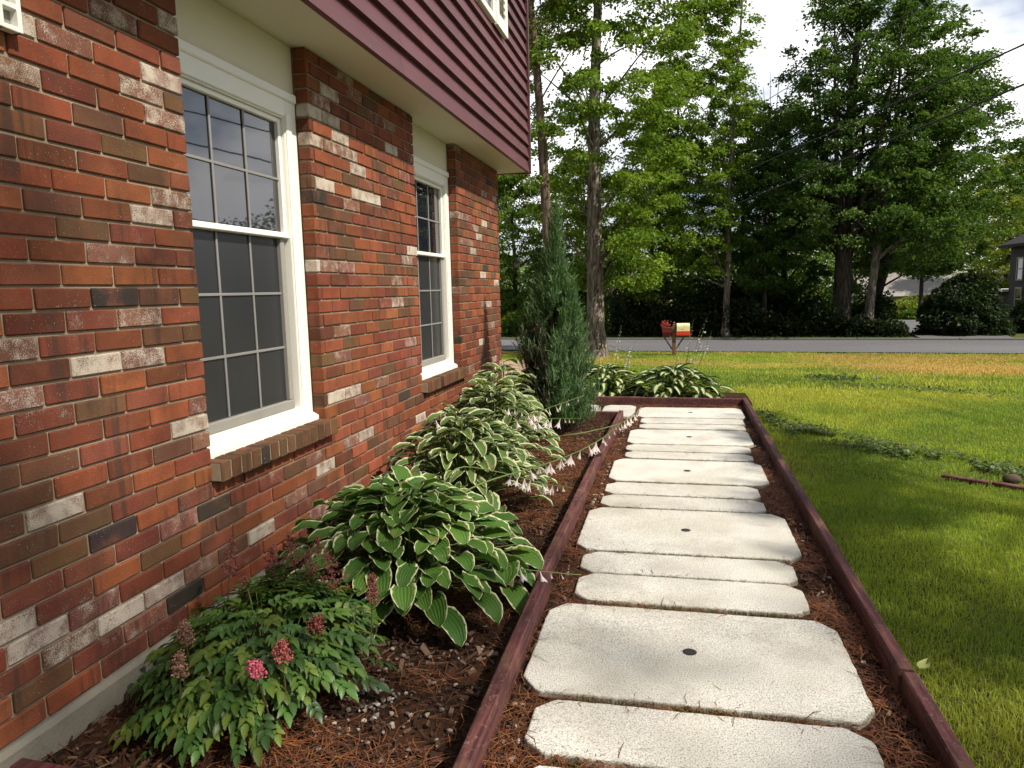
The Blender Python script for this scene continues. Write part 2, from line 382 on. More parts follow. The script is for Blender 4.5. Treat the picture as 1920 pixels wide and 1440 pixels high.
def strip(name, d0, d1, t0, t1, dz, mat, label, cat):
    T = np.linspace(t0, t1, 80); D = np.linspace(d0, d1, 4); T, D = np.meshgrid(T, D); Y = D-.122*T
    g = G(); a = (np.arange(3)[:, None]*80+np.arange(79)).ravel()
    g.add(np.stack([T, Y, np.full_like(T, -.69)+dz], -1).reshape(-1, 3), np.stack([a, a+1, a+81, a+80], -1))
    return tag(g.build(name, mat, smooth=True, org=(0, 0, 0)), label, cat, kind='structure')
strip('road', 22.25, 26.95, -90, 120, .03, M['asphalt'], 'grey asphalt road crossing behind the lawn', 'road')
g = G()
for t in np.arange(-60, 80, 3.):
    g.box(t+.01, t+2.99, 0, .12, -.75, -.60, .015)
V = np.concatenate(g.v); V[:, 1] += 27.05-.122*V[:, 0]; g.v = [V]
tag(g.build('kerb', M['kerb'], org=(0, 0, 0)), 'low grey kerb along the far side of the road', 'kerb', kind='structure')
def patch(name, P, lift, mat, label, cat, n=14):
    P = np.array(P, float); u = np.linspace(0, 1, n); U, V = np.meshgrid(u, u)
    Q = ((1-U)*(1-V))[..., None]*P[0]+(U*(1-V))[..., None]*P[1]+(U*V)[..., None]*P[2]+((1-U)*V)[..., None]*P[3]
    Z = ground_h(Q[..., 0], Q[..., 1])+lift; g = G(); i, j = np.meshgrid(np.arange(n-1), np.arange(n-1)); a = (j*n+i).ravel()
    g.add(np.concatenate([Q, Z[..., None]], -1).reshape(-1, 3), np.stack([a, a+1, a+n+1, a+n], -1))
    return tag(g.build(name, mat, smooth=True, org=(0, 0, 0)), label, cat, kind='structure')
patch('driveway', [(-9, 9.2), (-2.35, 9.2), (-3.0, 17.0), (-9, 17.6)], .03, M['tan'], 'tan driveway beyond the brick house corner', 'driveway', 24)
patch('driveway', [(8.0, 26.2), (10.6, 25.9), (15.5, 45), (11.0, 46)], .05, M['asphalt'], 'grey driveway across the road leading to the cream house', 'driveway', 24)

# mulch bed + path bed
def mulch_h(X, Y): return .017*sstep(-.57, -.50, X)+.022*(vnoise(X, Y, 5, 5)-.5)+.012*(vnoise(X, Y, 22, 9)-.5)
sheet('mulch_bed', np.linspace(-1.80, .68, 90), np.linspace(-1.5, 7.78, 280), mulch_h, M['mulch'], label='dark bark mulch bed along the brick wall and under the path', cat='mulch bed')
sheet('mulch_bed', np.linspace(-1.7, .80, 50), np.linspace(7.79, 9.0, 30), lambda X, Y: mulch_h(X, Y)+.01-.10*sstep(8.7, 9.0, Y), M['mulch'], label='dark mulch under the hostas behind the end board', cat='mulch bed')

# ------------------------------------------------------------------ brick house
WX = -1.732; COURSE = .0677; Z0 = 1.3877; REC = -1.80
house = thing('brick_house', (-1.732, 3.0, 0), 'two storey house with whitewashed red brick below and maroon siding above', 'house')
BT = {'o': (.235, .068, .028), 'r': (.185, .048, .022), 'd': (.125, .035, .018), 'b': (.110, .052, .026), 'k': (.036, .027, .022),
      'p': (.19, .075, .05), 'w': (.22, .13, .095), 's': (.160, .046, .026), 'y': (.125, .062, .03)}
WA = {'o': .08, 'r': .1, 'd': .12, 'b': .05, 'k': .12, 'p': .58, 'w': .80, 's': .36, 'y': .1}
KEYS = list('ordbkpwsy'); PR = np.array([.33, .26, .06, .11, .006, .075, .012, .12, .05]); PR = PR/PR.sum()
SPECIAL = []   # filled below: (Y, Z, type) of bricks that stand out in the photograph
SPECIAL = [(1.82, 2.016, 'p'), (2.02, 2.139, 'p'), (2.27, 2.246, 'w'), (2.17, 2.058, 'p'), (2.34, 2.025, 'w'), (2.14, 1.967, 'p'), (1.76, 2.088, 'r'), (1.6, 1.359, 's'), (1.93, 1.291, 'k'), (1.81, 1.222, 's'), (2.01, 1.218, 'p'), (1.59, 1.153, 'p'), (1.81, 1.089, 'w'), (2.01, 1.088, 'p'), (1.58, 1.017, 'p'), (2.0, 0.96, 's'), (2.29, 0.877, 'p'), (2.2, 0.825, 'w'), (2.27, 0.742, 'p'), (1.62, 0.815, 'b'), (1.61, 0.687, 'w'), (1.81, 0.557, 'k'), (1.72, 0.487, 's'), (2.12, 0.457, 'p'), (1.48, 0.428, 'w'), (1.81, 0.297, 'w'), (2.11, 0.208, 'k'), (2.19, 0.129, 'w'), (1.91, 0.369, 'p'), (1.51, 0.056, 'k'), (1.83, 0.346, 'p'), (1.91, 0.203, 'p'), (1.47, 0.282, 's'), (3.62, 2.304, 'w'), (3.89, 2.355, 'p'), (3.45, 2.167, 'w'), (3.64, 2.179, 'w'), (3.71, 2.1, 'w'), (3.62, 2.034, 'p'), (4.39, 2.156, 'w'), (3.9, 1.821, 'w'), (4.09, 1.821, 'w'), (3.78, 1.735, 'p'), (3.3, 1.404, 'w'), (3.53, 0.974, 'p'), (3.63, 0.715, 'w'), (3.83, 0.668, 'p'), (3.5, 0.749, 'w'), (3.89, 0.501, 'p'), (3.74, 0.484, 'w'), (3.23, 0.465, 'p'), (3.33, 0.384, 'w'), (3.16, 0.373, 'p'), (3.44, 1.741, 'k'), (4.8, 1.693, 'p'), (4.65, 1.566, 'w'), (4.33, 1.377, 'p'), (6.3, 1.892, 'w'), (6.67, 1.875, 'w'), (6.48, 1.74, 'w'), (6.28, 1.612, 'w'), (6.18, 1.133, 'w'), (6.77, 1.126, 'w'), (6.41, 0.817, 'w'), (6.51, 0.81, 'p'), (5.9, 0.946, 'p'), (6.07, 1.67, 'p'), (6.39, 1.401, 'p'), (3.57, 2.37, 'k'), (4.11, 2.364, 'b')]
def brick_type(y, z):
    for (sy, sz, t) in SPECIAL:
        if abs(sy-y) < .085 and abs(sz-z) < .03: return t
    return KEYS[rng.choice(len(KEYS), p=PR)]
def brick_col(t):
    b = np.array(BT[t])*rng.uniform(.82, 1.2)*np.array([1, rng.uniform(.88, 1.15), rng.uniform(.88, 1.12)])
    return np.array([*b, np.clip(WA[t]+rng.uniform(-.08, .10), 0, 1.05)])
def cut_bricks(y0, y1, off, mod=.203):
    k = math.floor((y0-off)/mod); e = [y0]; y = off+k*mod
    while y < y1-.035:
        if y > y0+.035: e.append(y)
        y += mod
    e.append(y1); return list(zip(e[:-1], e[1:]))
OPEN = [(2.38, 3.315), (4.765, 5.735)]; YS, YE = -2.2, 7.15
gb = G(); gm = G(); J = .0043
for k in range(-19, 16):
    z0 = Z0+k*COURSE; z1 = min(z0+COURSE, 2.457); off = 2.38+(0 if k % 2 else .1015)
    if z0 < .62: segs = [(YS, YE)]
    else: segs = [(YS, OPEN[0][0]), (OPEN[0][1], OPEN[1][0]), (OPEN[1][1], YE)]
    for (a, b) in segs:
        for (p, q) in cut_bricks(a, b, off+(.0 if a < 3 else .06)):
            c = brick_col(brick_type((p+q)/2, (z0+z1)/2))
            pj = 0 if p == a and a != YS else J; qj = 0 if q == b else J
            gb.box(REC, WX+rng.uniform(-.0018, .0018), p+pj, q-qj, z0+J, z1-J, .0035, c, jit=.0012)
    for (p, q) in cut_bricks(-9, WX-.105, WX-(.10 if k % 2 else .2)):      # end wall, round the corner
        c = brick_col(KEYS[rng.choice(len(KEYS), p=PR)]); gb.box(p+J, q-J, YE-.09, YE, z0+J, z1-J, .0035, c)
gb.build('brick_wall', M['brick'], house)
md = .009
gm.box(REC-.02, WX-md, YS, YE-md, .095, .617, .001)
for (a, b) in [(YS, OPEN[0][0]), (OPEN[0][1], OPEN[1][0]), (OPEN[1][1], YE)]:
    gm.box(REC-.02, WX-md, a+(0 if a == YS else md), b-md, .6175, 2.458, .001)
gm.box(-9, REC-.021, YE-.085, YE-md, .095, 2.458, .001)
gm.build('mortar_joints', M['mortar'], house)
gf = G()
P = np.linspace(YS, YE+.01, 60); fx = -1.728+.012*(vnoise(P, P*0, 3, 2)-.5)
prof = [(-.02, -.25), (0, -.02), (-.0, .085), (-.012, .1005), (-.07, .1015)]
V = np.array([[fx[i]+.014+a, P[i], b+(.012*(vnoise(P[i:i+1], P[i:i+1]*0, 2.3, 8)[0]-.5) if b > 0 else 0)] for i in range(60) for a, b in prof])
a = (np.arange(59)[:, None]*5+np.arange(4)).ravel(); gf.add(V, np.stack([a, a+1, a+6, a+5], -1)[:, ::-1])
gf.box(-9, -1.80, YE-.05, YE+.02, -.3, .09, .004)
gf.build('foundation', M['foundation'], house)
# core so that no daylight leaks through
gc = G(); gc.box(-8.9, -1.95, YS, 7.06, 0, 2.44, .001); gc.box(-8.9, -1.49, YS, 7.33, 2.50, 5.1, .001); gc.build('light_block_core', M['dark'], house)
gr = G()
ov = .35; zr = 5.1; V = [(-1.45+ov, YS-.3, zr), (-1.45+ov, 7.36+ov, zr), (-5.2, 7.36+ov, zr+1.9), (-5.2, YS-.3, zr+1.9), (-9, 7.36+ov, zr), (-9, YS-.3, zr)]
gr.add(V+[(x, y, z-.12) for x, y, z in V], [(0, 1, 2, 3), (3, 2, 4, 5), (7, 6, 9, 8), (9, 11, 10, 8), (0, 6, 7, 1), (4, 10, 11, 5), (0, 3, 9, 6), (3, 5, 11, 9), (1, 7, 8, 2), (2, 8, 10, 4)])
gr.build('roof', M['roof_d'], house)
gs = G(); gs.box(-1.815, -1.462, YS, 7.385, 2.458, 2.478, .002); gs.box(-9, -1.816, 7.165, 7.385, 2.458, 2.478, .002)
for (a, b) in OPEN: gs.box(REC-.025, REC-.006, a+.002, b-.002, 2.215, 2.4575, .002)
gs.build('soffit', M['cream'], house)
gd = G(); ex = .1245
k = 0; z = 2.452
while z < 5.05:
    ezz = .14 if k == 0 else ex
    y = YS-.1
    while y < 7.35:
        y1 = min(y+rng.uniform(2.2, 3.6), 7.358)
        if 7.358-y1 < .4: y1 = 7.358
        sh = rng.uniform(.88, 1.12); col = np.array([.094*sh, .029*sh, .032*sh, 1])
        a, b = y+.0012, y1-.0012
        gd.add([(-1.443, a, z), (-1.443, b, z), (-1.474, b, z+ezz+.004), (-1.474, a, z+ezz+.004), (-1.475, a, z), (-1.475, b, z), (-1.475, a, z+ezz), (-1.475, b, z+ezz)],
               [(0, 1, 2, 3), (4, 5, 1, 0), (5, 7, 2, 1), (4, 0, 3, 6)], None, col)
        y = y1
    z += ezz; k += 1
gd.build('siding', M['siding'], house)
g = G(); cc = np.array([.085, .032, .034, 1]); g.box(-1.475, -1.434, 7.36, 7.40, 2.445, 5.08, .002, cc); g.box(-1.56, -1.476, 7.36, 7.40, 2.445, 5.08, .002, cc); g.box(-9, -1.561, 7.36, 7.38, 2.45, 5.08, .002, cc)
g.build('corner_board', M['siding'], house)

def window(y0, y1):
    f = G(); ct = .108; cl = .03; zt, zb = 2.22, .70
    # casing: side boards, head board with a stepped moulding
    for (a, b) in ((y0+.003, y0+cl), (y1-ct, y1-.003)):
        f.box(REC-.03, REC, a, b, zb-.02, zt, .004)
        if a < (y0+y1)/2: continue
        m = (a+b)/2; s = 1 if a < (y0+y1)/2 else -1
        f.box(REC-.028, REC+.008, *(sorted((m+s*.005, m+s*.05))), zb-.02, zt-.005-ct+.02, .004)
    f.box(REC-.03, REC+.0025, y0+cl+.001, y1-ct-.001, zt-ct, zt, .004)
    f.box(REC-.025, REC+.014, y0+.01, y1-.01, zt-.03, zt+.012, .006)
    # jamb liner
    a0, a1 = y0+cl, y1-ct
    f.box(REC-.10, REC-.006, a1-.0035, a1-.001, zb, zt-ct, .002); f.box(REC-.10, REC-.012, a0-.005, a0+.002, zb, zt-ct, .002)
    f.box(REC-.10, REC-.006, a0+.003, a1-.004, zt-ct-.006, zt-ct-.001, .002)
    win = f.build('window', M['vinyl'], house)
    i0, i1 = a0+.003, a1-.004
    s = G(); st = .026; zm = 1.562
    for (za, zc, x) in ((zm-.012, zt-ct-.022, REC-.034), (zb+.03, zm-.0125, REC-.040)):
        pass
    x = REC-.020
    s.box(x-.03, x, i1-st, i1-.001, zm+.014, zt-ct-.007, .003); s.box(x-.03, x, i0, i0+.02, zm+.014, zt-ct-.007, .003)
    s.box(x-.03, x, i0+.021, i1-st-.001, zt-ct-.007-.022, zt-ct-.007, .003)
    s.box(x-.03, x+.012, i0, i1-.001, zm-.013, zm+.0135, .004)
    s.build('sash', M['vinyl'], win)
    lo = G(); x2 = x-.008; zl = zb+.028
    lo.box(x2-.03, x2, i1-.055, i1-.018, zl+.045, zm-.0135, .003); lo.box(x2-.03, x2, i0, i0+.02, zl+.045, zm-.0135, .003)
    lo.box(x2-.03, x2+.004, i0, i1-.018, zl, zl+.0445, .004)
    lo.build('screen_frame', M['grey_frame'], win)
    trk = G(); trk.box(x2-.045, x2-.02, i1-.0175, i1, zl, zm-.014, .001); trk.build('track', M['grey_frame'], win)
    pn = G(); pn.box(x-.026, x-.02, i0+.01, i1-.012, zm+.012, zt-ct-.02, .0005); pn.build('pane', M['pane'], win)
    pn = G(); pn.box(x2-.026, x2-.020, i0+.01, i1-.04, zl+.03, zm, .0005); pn.build('pane', M['screen'], win)
    mu = G(); ga, gb_ = i0+.02, i1-.045
    for q in (1, 2):
        yy = ga+(gb_-ga)*q/3; zz = zm+.012+(zt-ct-.05-zm)*q/3 if False else None
        mu.box(x-.0195, x-.013, yy-.006, yy+.006, zm+.014, zt-ct-.029, .002); mu.box(x2-.0195, x2-.013, yy-.006, yy+.006, zl+.045, zm-.014, .002)
    zz = zm+.5*(zt-ct-.05-zm)+.012
    mu.box(x-.0199, x-.0125, ga, gb_+.02, zz-.006, zz+.006, .002)
    for q in (1, 2):
        zz = zl+.045+(zm-.014-zl-.045)*q/3; mu.box(x2-.0199, x2-.0125, ga, gb_+.02, zz-.006, zz+.006, .002)
    mu.build('muntin', M['muntin'], win)
    ss = G()
    def wedge(xa, za, xb, zb_, t, p0, p1): ss.add([(xa, p0, za), (xb, p0, zb_), (xb, p1, zb_), (xa, p1, za), (xa, p0, za-t), (xb, p0, zb_-t), (xb, p1, zb_-t), (xa, p1, za-t)], [(0, 1, 2, 3), (1, 5, 6, 2), (4, 7, 6, 5), (0, 4, 5, 1), (2, 6, 7, 3)])
    wedge(REC-.06, .735, REC-.012, .722, .05, a0+.002, a1-.002)
    wedge(REC-.03, .705, REC+.030, .672, .03, y0+.003, y1-.003)
    ss.build('sill', M['vinyl'], win)
    # rowlock brick sill
    b = G(); n = 14; w_ = (y1-y0+.05)/n
    for i in range(n):
        p = y0-.008+i*w_; c = brick_col('bbyybbbyrb'[rng.integers(10)]) if i != 4 else brick_col('k')
        V = G(); b.box(REC-.01, -1.688, p+.005, p+w_-.005, .572, .652, .004, c, jit=.001)
    b.build('brick_sill', M['brick'], house)
    b2 = G(); b2.box(REC-.015, -1.694, y0-.004, y0-.012+n*w_, .577, .6475, .002); b2.build('sill_mortar', M['mortar'], house)
for o_ in OPEN: window(*o_)
# upstairs window and louvred shutter
f = G(); f.box(-1.50, -1.425, 4.9, 5.985, 3.425, 3.475, .004); f.box(-1.50, -1.43, 5.93, 5.985, 3.476, 4.9, .004); f.box(-1.50, -1.43, 4.9, 4.955, 3.476, 4.9, .004); f.box(-1.50, -1.43, 4.956, 5.929, 4.84, 4.9, .004)
uw = f.build('window', M['vinyl'], house)
p = G(); p.box(-1.48, -1.455, 4.956, 5.929, 3.477, 4.839, .001); p.build('pane', M['pane'], uw)
s = G(); xs_ = -1.412
s.box(-1.448, xs_, 5.99, 6.05, 3.415, 4.9, .004); s.box(-1.448, xs_, 6.30, 6.357, 3.415, 4.9, .004); s.box(-1.448, xs_-.001, 6.051, 6.299, 3.415, 3.52, .004); s.box(-1.448, xs_-.001, 6.051, 6.299, 4.8, 4.9, .004)
for z in np.arange(3.525, 4.78, .055):
    s.add([(xs_-.004, 6.051, z), (xs_-.004, 6.299, z), (xs_-.032, 6.299, z+.045), (xs_-.032, 6.051, z+.045)], [(0, 1, 2, 3)])
s.box(-1.448, -1.444, 6.051, 6.299, 3.51, 4.8, .001)
s.build('shutter', M['vinyl'], house)
# gridded white box high on the near wall
vb = thing('wall_vent', (-1.72, 1.56, 2.0), 'small white gridded vent cover high on the near brick wall', 'vent')
g = G(); yr, zb = 1.692, 1.985; yl, zt = 1.40, 2.28; xf = -1.697
for a in np.linspace(yl, yr-.014, 6): g.box(-1.727, xf, a, a+.014 if a > yl and a < yr-.02 else a+.0141, zb, zt, .002)
for z in np.linspace(zb, zt-.014, 6): g.box(-1.7265, xf-.0015, yl, yr, z, z+.014, .002)
g.build('grid', M['vinyl'], vb)
g = G(); g.box(-1.7315, -1.722, yl+.003, yr-.003, zb+.003, zt-.003, .001); g.build('panel', M['grey_frame'], vb)

# ------------------------------------------------------------------ timber edging
def board(p0, p1, zt=.10, wd=.045, h=.16, label='', grp='maroon stained edging boards', jit=.0015):
    p0 = np.array(p0, float); p1 = np.array(p1, float); d = p1-p0; Ln = np.hypot(*d); a = math.atan2(d[1], d[0])
    n = max(2, int(Ln/.25)); t = np.linspace(0, 1, n); c = .005
    prof = np.array([(-wd/2, -h), (-wd/2, -c), (-wd/2+c, 0), (wd/2-c, 0), (wd/2, -c), (wd/2, -h)])
    nrm = np.array([-math.sin(a), math.cos(a)]); V = []
    ph = rng.uniform(0, 9)
    for ti in t:
        q = p0+d*ti; wob = .004*math.sin(ti*Ln*1.7+ph); dz = .003*math.sin(ti*Ln*2.3+ph)
        for (x, z) in prof: V.append((*(q+nrm*(x+wob)), zt+z+dz+(zz_ := 0)))
    g = G(); i = np.arange(n-1)[:, None]*6; j = np.arange(6)[None]; kk = (j+1) % 6
    g.add(V, np.stack([i+j, i+kk, i+6+kk, i+6+j], -1).reshape(-1, 4)[:, ::-1])
    g.ng.append(list(range(6))); g.ng.append(list(range(n*6-1, n*6-7, -1)))
    return tag(g.build('edging_board', M['timber']), label, 'edging board', grp)
board((.700, .1), (.700, 2.27), label='near right maroon edging board beaded with raindrops beside the lawn')
board((.698, 2.275), (.704, 4.75), .102, label='middle right maroon edging board between path and lawn')
board((.705, 4.755), (.713, 7.80), .10, label='far right maroon edging board ending at the path corner')
board((-.515, .1), (-.522, 2.86), .105, label='near left maroon edging board between mulch bed and path')
board((-.553, 2.80), (-.510, 6.93), .10, label='long left maroon edging board under the drooping hosta flowers')
board((.688, 7.785), (-.35, 7.79), .10, label='maroon end board behind the last slab under hosta leaves')
board((-.354, 7.79), (-1.9, 7.80), .105, label='maroon end board behind the two pale side slabs')
board((-.535, 6.89), (-1.62, 6.90), .095, label='short maroon return board closing the mulch bed by the juniper')
board((-1.72, 1.445), (-.545, 1.40), .06, label='short maroon board at the bottom left from wall to path edging')
board((1.74, 5.17), (1.95, 5.00), .004, label='short weathered edging board lying in the lawn, left piece', jit=0)
board((1.965, 4.99), (2.9, 4.27), .008, label='longer weathered edging board lying in the lawn beside stones')

# ------------------------------------------------------------------ concrete slabs
SL = [(.78, 1.42, -.47, .57, 1), (1.45, 1.715, -.40, .55, 0), (1.765, 2.030, -.405, .535, 0), (2.06, 2.712, -.475, .575, 1), (2.75, 3.028, -.40, .512, 0), (3.040, 3.295, -.415, .513, 0),
      (3.315, 3.995, -.468, .576, 1), (4.012, 4.255, -.42, .50, 0), (4.275, 4.543, -.42, .498, 0), (4.578, 5.188, -.425, .585, 1), (5.222, 5.443, -.362, .556, 0), (5.462, 5.697, -.37, .562, 0),
      (5.720, 6.325, -.378, .606, 1), (6.362, 6.595, -.312, .603, 0), (6.610, 6.895, -.312, .614, 0), (6.915, 7.515, -.355, .652, 1)]
LB = ['wide slab below the bottom of the path', 'narrow slab at the very bottom of the path', 'narrow speckled slab in front of the largest slab', 'largest and nearest wide slab with a dark hole',
      'narrow slab right behind the largest wide slab', 'narrow slab with mossy front edge before the second wide slab', 'second wide slab with dark hole and mossy front edge',
      'narrow slab right behind the second wide slab', 'narrow slab just before the third wide slab', 'third wide slab with dark hole, half way along the path', 'narrow sunlit slab right behind the third wide slab',
      'narrow slab just before the fourth wide slab', 'fourth wide slab with small dark hole', 'thin bright slab right behind the fourth wide slab', 'thin bright slab just before the last slab', 'last wide slab below the end board and hosta leaves']
def slab(x0, x1, y0, y1, big, label, zt=.042, hole=True):
    cx, cy_ = (.06, .075) if big else (.06, .055)
    cs = min(cy_, (y1-y0)*.36)
    base = [(x0+cx, y0), (x1-cx, y0), (x1, y0+cs), (x1, y1-cs), (x1-cx, y1), (x0+cx, y1), (x0, y1-cs), (x0, y0+cs)]
    # round the corners and roughen the outline a little
    P = []
    n = len(base)
    for i in range(n):
        a, b, c = np.array(base[i-1]), np.array(base[i]), np.array(base[(i+1) % n])
        ra = min(.012, .4*np.linalg.norm(a-b)); rc = min(.012, .4*np.linalg.norm(c-b))
        p = b+(a-b)/np.linalg.norm(a-b)*ra; q = b+(c-b)/np.linalg.norm(c-b)*rc
        for t in (0, .33, .67, 1): P.append((1-t)**2*p+2*t*(1-t)*b+t*t*q)
    P2 = []
    for i in range(len(P)):
        a, b = P[i], P[(i+1) % len(P)]; m = max(1, int(np.linalg.norm(b-a)/.03))
        for t in range(m): P2.append(a+(b-a)*t/m)
    P = np.array(P2); P = P+rng.normal(0, .0012, P.shape); m = len(P); cen = P.mean(0)
    nr = P-cen; tn = np.roll(P, -1, 0)-np.roll(P, 1, 0); nn = np.stack([tn[:, 1], -tn[:, 0]], 1); nn /= np.linalg.norm(nn, axis=1)[:, None]
    tilt = rng.normal(0, .0018, 2); g = G()
    hx_, hy_ = (P[:, 0].max()-P[:, 0].min())/2, (P[:, 1].max()-P[:, 1].min())/2
    def ring(ins, z):
        q = P-nn*ins if ins < .02 else cen+(P-cen)*[1-ins/hx_, 1-ins/hy_]
        return np.column_stack([q, z+(q-cen)@tilt])
    V = np.concatenate([ring(-.001, zt-.07), ring(0, zt-.006), ring(.002, zt-.0018), ring(.006, zt), ring(.035, zt)])
    i = np.arange(4)[:, None]*m; j = np.arange(m)[None]; k = (j+1) % m
    tn_ = rng.uniform(.90, 1.08); cl_ = np.ones((5*m, 4)); cl_[:, 0] = np.repeat([1, 1, .9, .6, 0], m); cl_[:, 1] = tn_; cl_[:, 2] = rng.random()
    g.add(V, np.stack([i+j, i+k, i+m+k, i+m+j], -1).reshape(-1, 4), None, cl_); g.ng.append(list(range(4*m, 5*m)))
    o = g.build('path_slab', M['concrete']); tag(o, label, 'paving slab', 'pale concrete path slabs')
    if big and hole:
        h = G(); a = np.arange(20)*2*PI/20; hx, hy, rr = cen[0]+.005, cen[1]+.035*0, .0155*2/1.3
        ringv = lambda r, z: np.column_stack([hx+r*np.cos(a), hy+r*np.sin(a), np.full(20, z)])
        h.add(np.concatenate([ringv(rr, zt+.0015), ringv(rr*.82, zt+.003)]), [(q, (q+1) % 20, 20+(q+1) % 20, 20+q) for q in range(20)]); h.ng.append(list(range(20, 40)))
        h.build('lifting_plug', M['iron'], o)
    return o
for (a, b, c, d, e), l in zip(SL, LB): slab(c, d, a, b, e, 'pale concrete '+l)
slab(-.725, -.392, 6.95, 7.62, 1, 'pale squarish concrete slab at the turn, beside the end of the path', hole=False)
slab(-1.35, -.762, 6.96, 7.62, 1, 'pale concrete slab behind the juniper after the turn', hole=False)

# ------------------------------------------------------------------ scattered bed litter
def in_slab(x, y, m=0.0):
    r = np.zeros(len(x), bool)
    for (a, b, c, d, e) in SL: r |= (x > c-m) & (x < d+m) & (y > a-m) & (y < b+m)
    r |= (x > -1.35) & (x < -.39) & (y > 6.93) & (y < 7.64)
    return r
def needles(n, x, y, z0, zr, L=(.05, .10), wd=.0022, cols=((.19, .062, .024), (.13, .046, .021), (.075, .036, .02), (.25, .10, .036))):
    a = rng.uniform(0, 2*PI, n)+.0; L_ = rng.uniform(*L, n); bend = rng.normal(0, .35, n); z = z0+rng.uniform(0, zr, n); tl = rng.normal(0, .12, n)
    d0 = np.stack([np.cos(a), np.sin(a), tl], 1); d1 = np.stack([np.cos(a+bend), np.sin(a+bend), -tl*.6], 1); nr = np.stack([-np.sin(a), np.cos(a), np.zeros(n)], 1)
    p0 = np.stack([x, y, z], 1); p1 = p0+d0*L_[:, None]/2; p2 = p1+d1*L_[:, None]/2
    wv = nr*(wd*rng.uniform(.6, 1.2, n)/2)[:, None]
    V = np.stack([p0-wv, p0+wv, p1-wv, p1+wv, p2-wv*.5, p2+wv*.5], 1); V[:, 2:4, 2] += .003
    b = np.arange(n)[:, None]*6; Q = np.concatenate([b+[0, 1, 3, 2], b+[2, 3, 5, 4]])
    c = np.array(cols)[rng.integers(0, len(cols), n)]*rng.uniform(.7, 1.25, (n, 1))
    return V.reshape(-1, 3), Q, np.column_stack([np.repeat(c, 6, 0), np.ones(n*6)])
g = G()
n = 90000; x = rng.uniform(-.50, .67, n); y = rng.uniform(.8, 7.74, n)
keep = ~in_slab(x, y, -.004) & (rng.random(n) < np.clip((vnoise(x, y, 3.3, 21)-.34)*2.6, .05, 1))
x, y = x[keep], y[keep]; g.add(*needles(len(x), x, y, 0.004, .022)[:2], col=None) if False else None
V, Q, cc = needles(len(x), x, y, .021, .02); g.add(V, Q, None, cc)
n = 46000; x = rng.uniform(-1.72, -.56, n); y = rng.uniform(1.2, 6.85, n); dn = vnoise(x, y, 2.6, 33)
keep = rng.random(n) < np.clip((dn-.52)*5, .045, 1); x, y = x[keep], y[keep]
V, Q, cc = needles(len(x), x, y, .006, .02, (.05, .11)); g.add(V, Q, None, cc)
n = 60; x = rng.uniform(-.40, .5, n); y = rng.uniform(1.7, 6, n)
V, Q, cc = needles(n, x, y, .0435, .003, (.03, .06), .0016, ((.14, .09, .05), (.2, .1, .05))); g.add(V, Q, None, cc)
tag(g.build('pine_needles', M['needle'], org=(0, 0, 0)), 'rusty fallen pine needles over the mulch and slab edges', 'pine needles', kind='stuff')
g = G()
n = 26000; x = rng.uniform(-1.74, .66, n); y = rng.uniform(1.0, 7.7, n); keep = ~in_slab(x, y, .01) & ((x < -.58) | (rng.random(n) < .6)) & ~((x > -.6) & (x < -.48)); x, y = x[keep], y[keep]; n = len(x)
a = rng.uniform(0, 2*PI, n); L_ = rng.uniform(.006, .024, n)*rng.choice([1, 1, 1.9], n); wd = L_*rng.uniform(.16, .42, n); t1 = rng.normal(0, .3, n); t2 = rng.normal(0, .4, n)
u = np.stack([np.cos(a), np.sin(a), t1], 1)*L_[:, None]/2; v = np.stack([-np.sin(a), np.cos(a), t2], 1)*wd[:, None]/2; c0 = np.stack([x, y, rng.uniform(.004, .018, n)+.016*(x > -.52)], 1)
top = np.stack([c0-u-v, c0+u-v*.7, c0+u*1.1+v, c0-u+v*.8], 1); V = np.concatenate([top, top-[0, 0, .004]], 1); b = np.arange(n)[:, None]*8
Q = np.concatenate([b+[0, 1, 2, 3], b+[0, 4, 5, 1], b+[1, 5, 6, 2], b+[2, 6, 7, 3], b+[3, 7, 4, 0]])
pal = np.array([(.045, .024, .015), (.075, .04, .024), (.025, .015, .011), (.12, .07, .045), (.15, .10, .07), (.055, .032, .024)])
c = pal[rng.integers(0, 6, n)]*rng.uniform(.6, 1.2, (n, 1)); g.add(V.reshape(-1, 3), Q, None, np.column_stack([np.repeat(c, 8, 0), np.ones(8*n)]))
tag(g.build('bark_chips', M['chip'], org=(0, 0, 0)), 'loose brown bark chips covering the bed', 'bark chips', kind='stuff')
# pebbles
import bmesh
bm = bmesh.new(); bmesh.ops.create_icosphere(bm, subdivisions=1, radius=1); bm.verts.ensure_lookup_table()
ICO = np.array([v.co[:] for v in bm.verts]); ICOF = np.array([[v.index for v in f.verts] for f in bm.faces]); bm.free()
g = G()
def pebbles(n, x, y, r0, r1, pal):
    for i in range(n):
        r = rng.uniform(r0, r1); V = ICO*(1+rng.normal(0, .16, (len(ICO), 1)))*np.array([1, rng.uniform(.6, 1), rng.uniform(.45, .8)])*r
        a = rng.uniform(0, 6.28); R = np.array([[math.cos(a), -math.sin(a), 0], [math.sin(a), math.cos(a), 0], [0, 0, 1]])
        g.add(V@R.T+[x[i], y[i], .006+r*.3+.016*(x[i] > -.52)], None, ICOF, np.array([*(np.array(pal[rng.integers(len(pal))])*rng.uniform(.7, 1.1)), 1]))
n = 70; pebbles(n, rng.normal(-.93, .07, n), rng.normal(1.93, .09, n), .003, .011, [(.40, .36, .31), (.22, .19, .17), (.14, .12, .10), (.5, .46, .40)])
n = 70; pebbles(n, rng.uniform(-1.0, -.6, n), rng.uniform(1.5, 2.4, n), .004, .011, [(.30, .25, .2), (.18, .15, .13)])
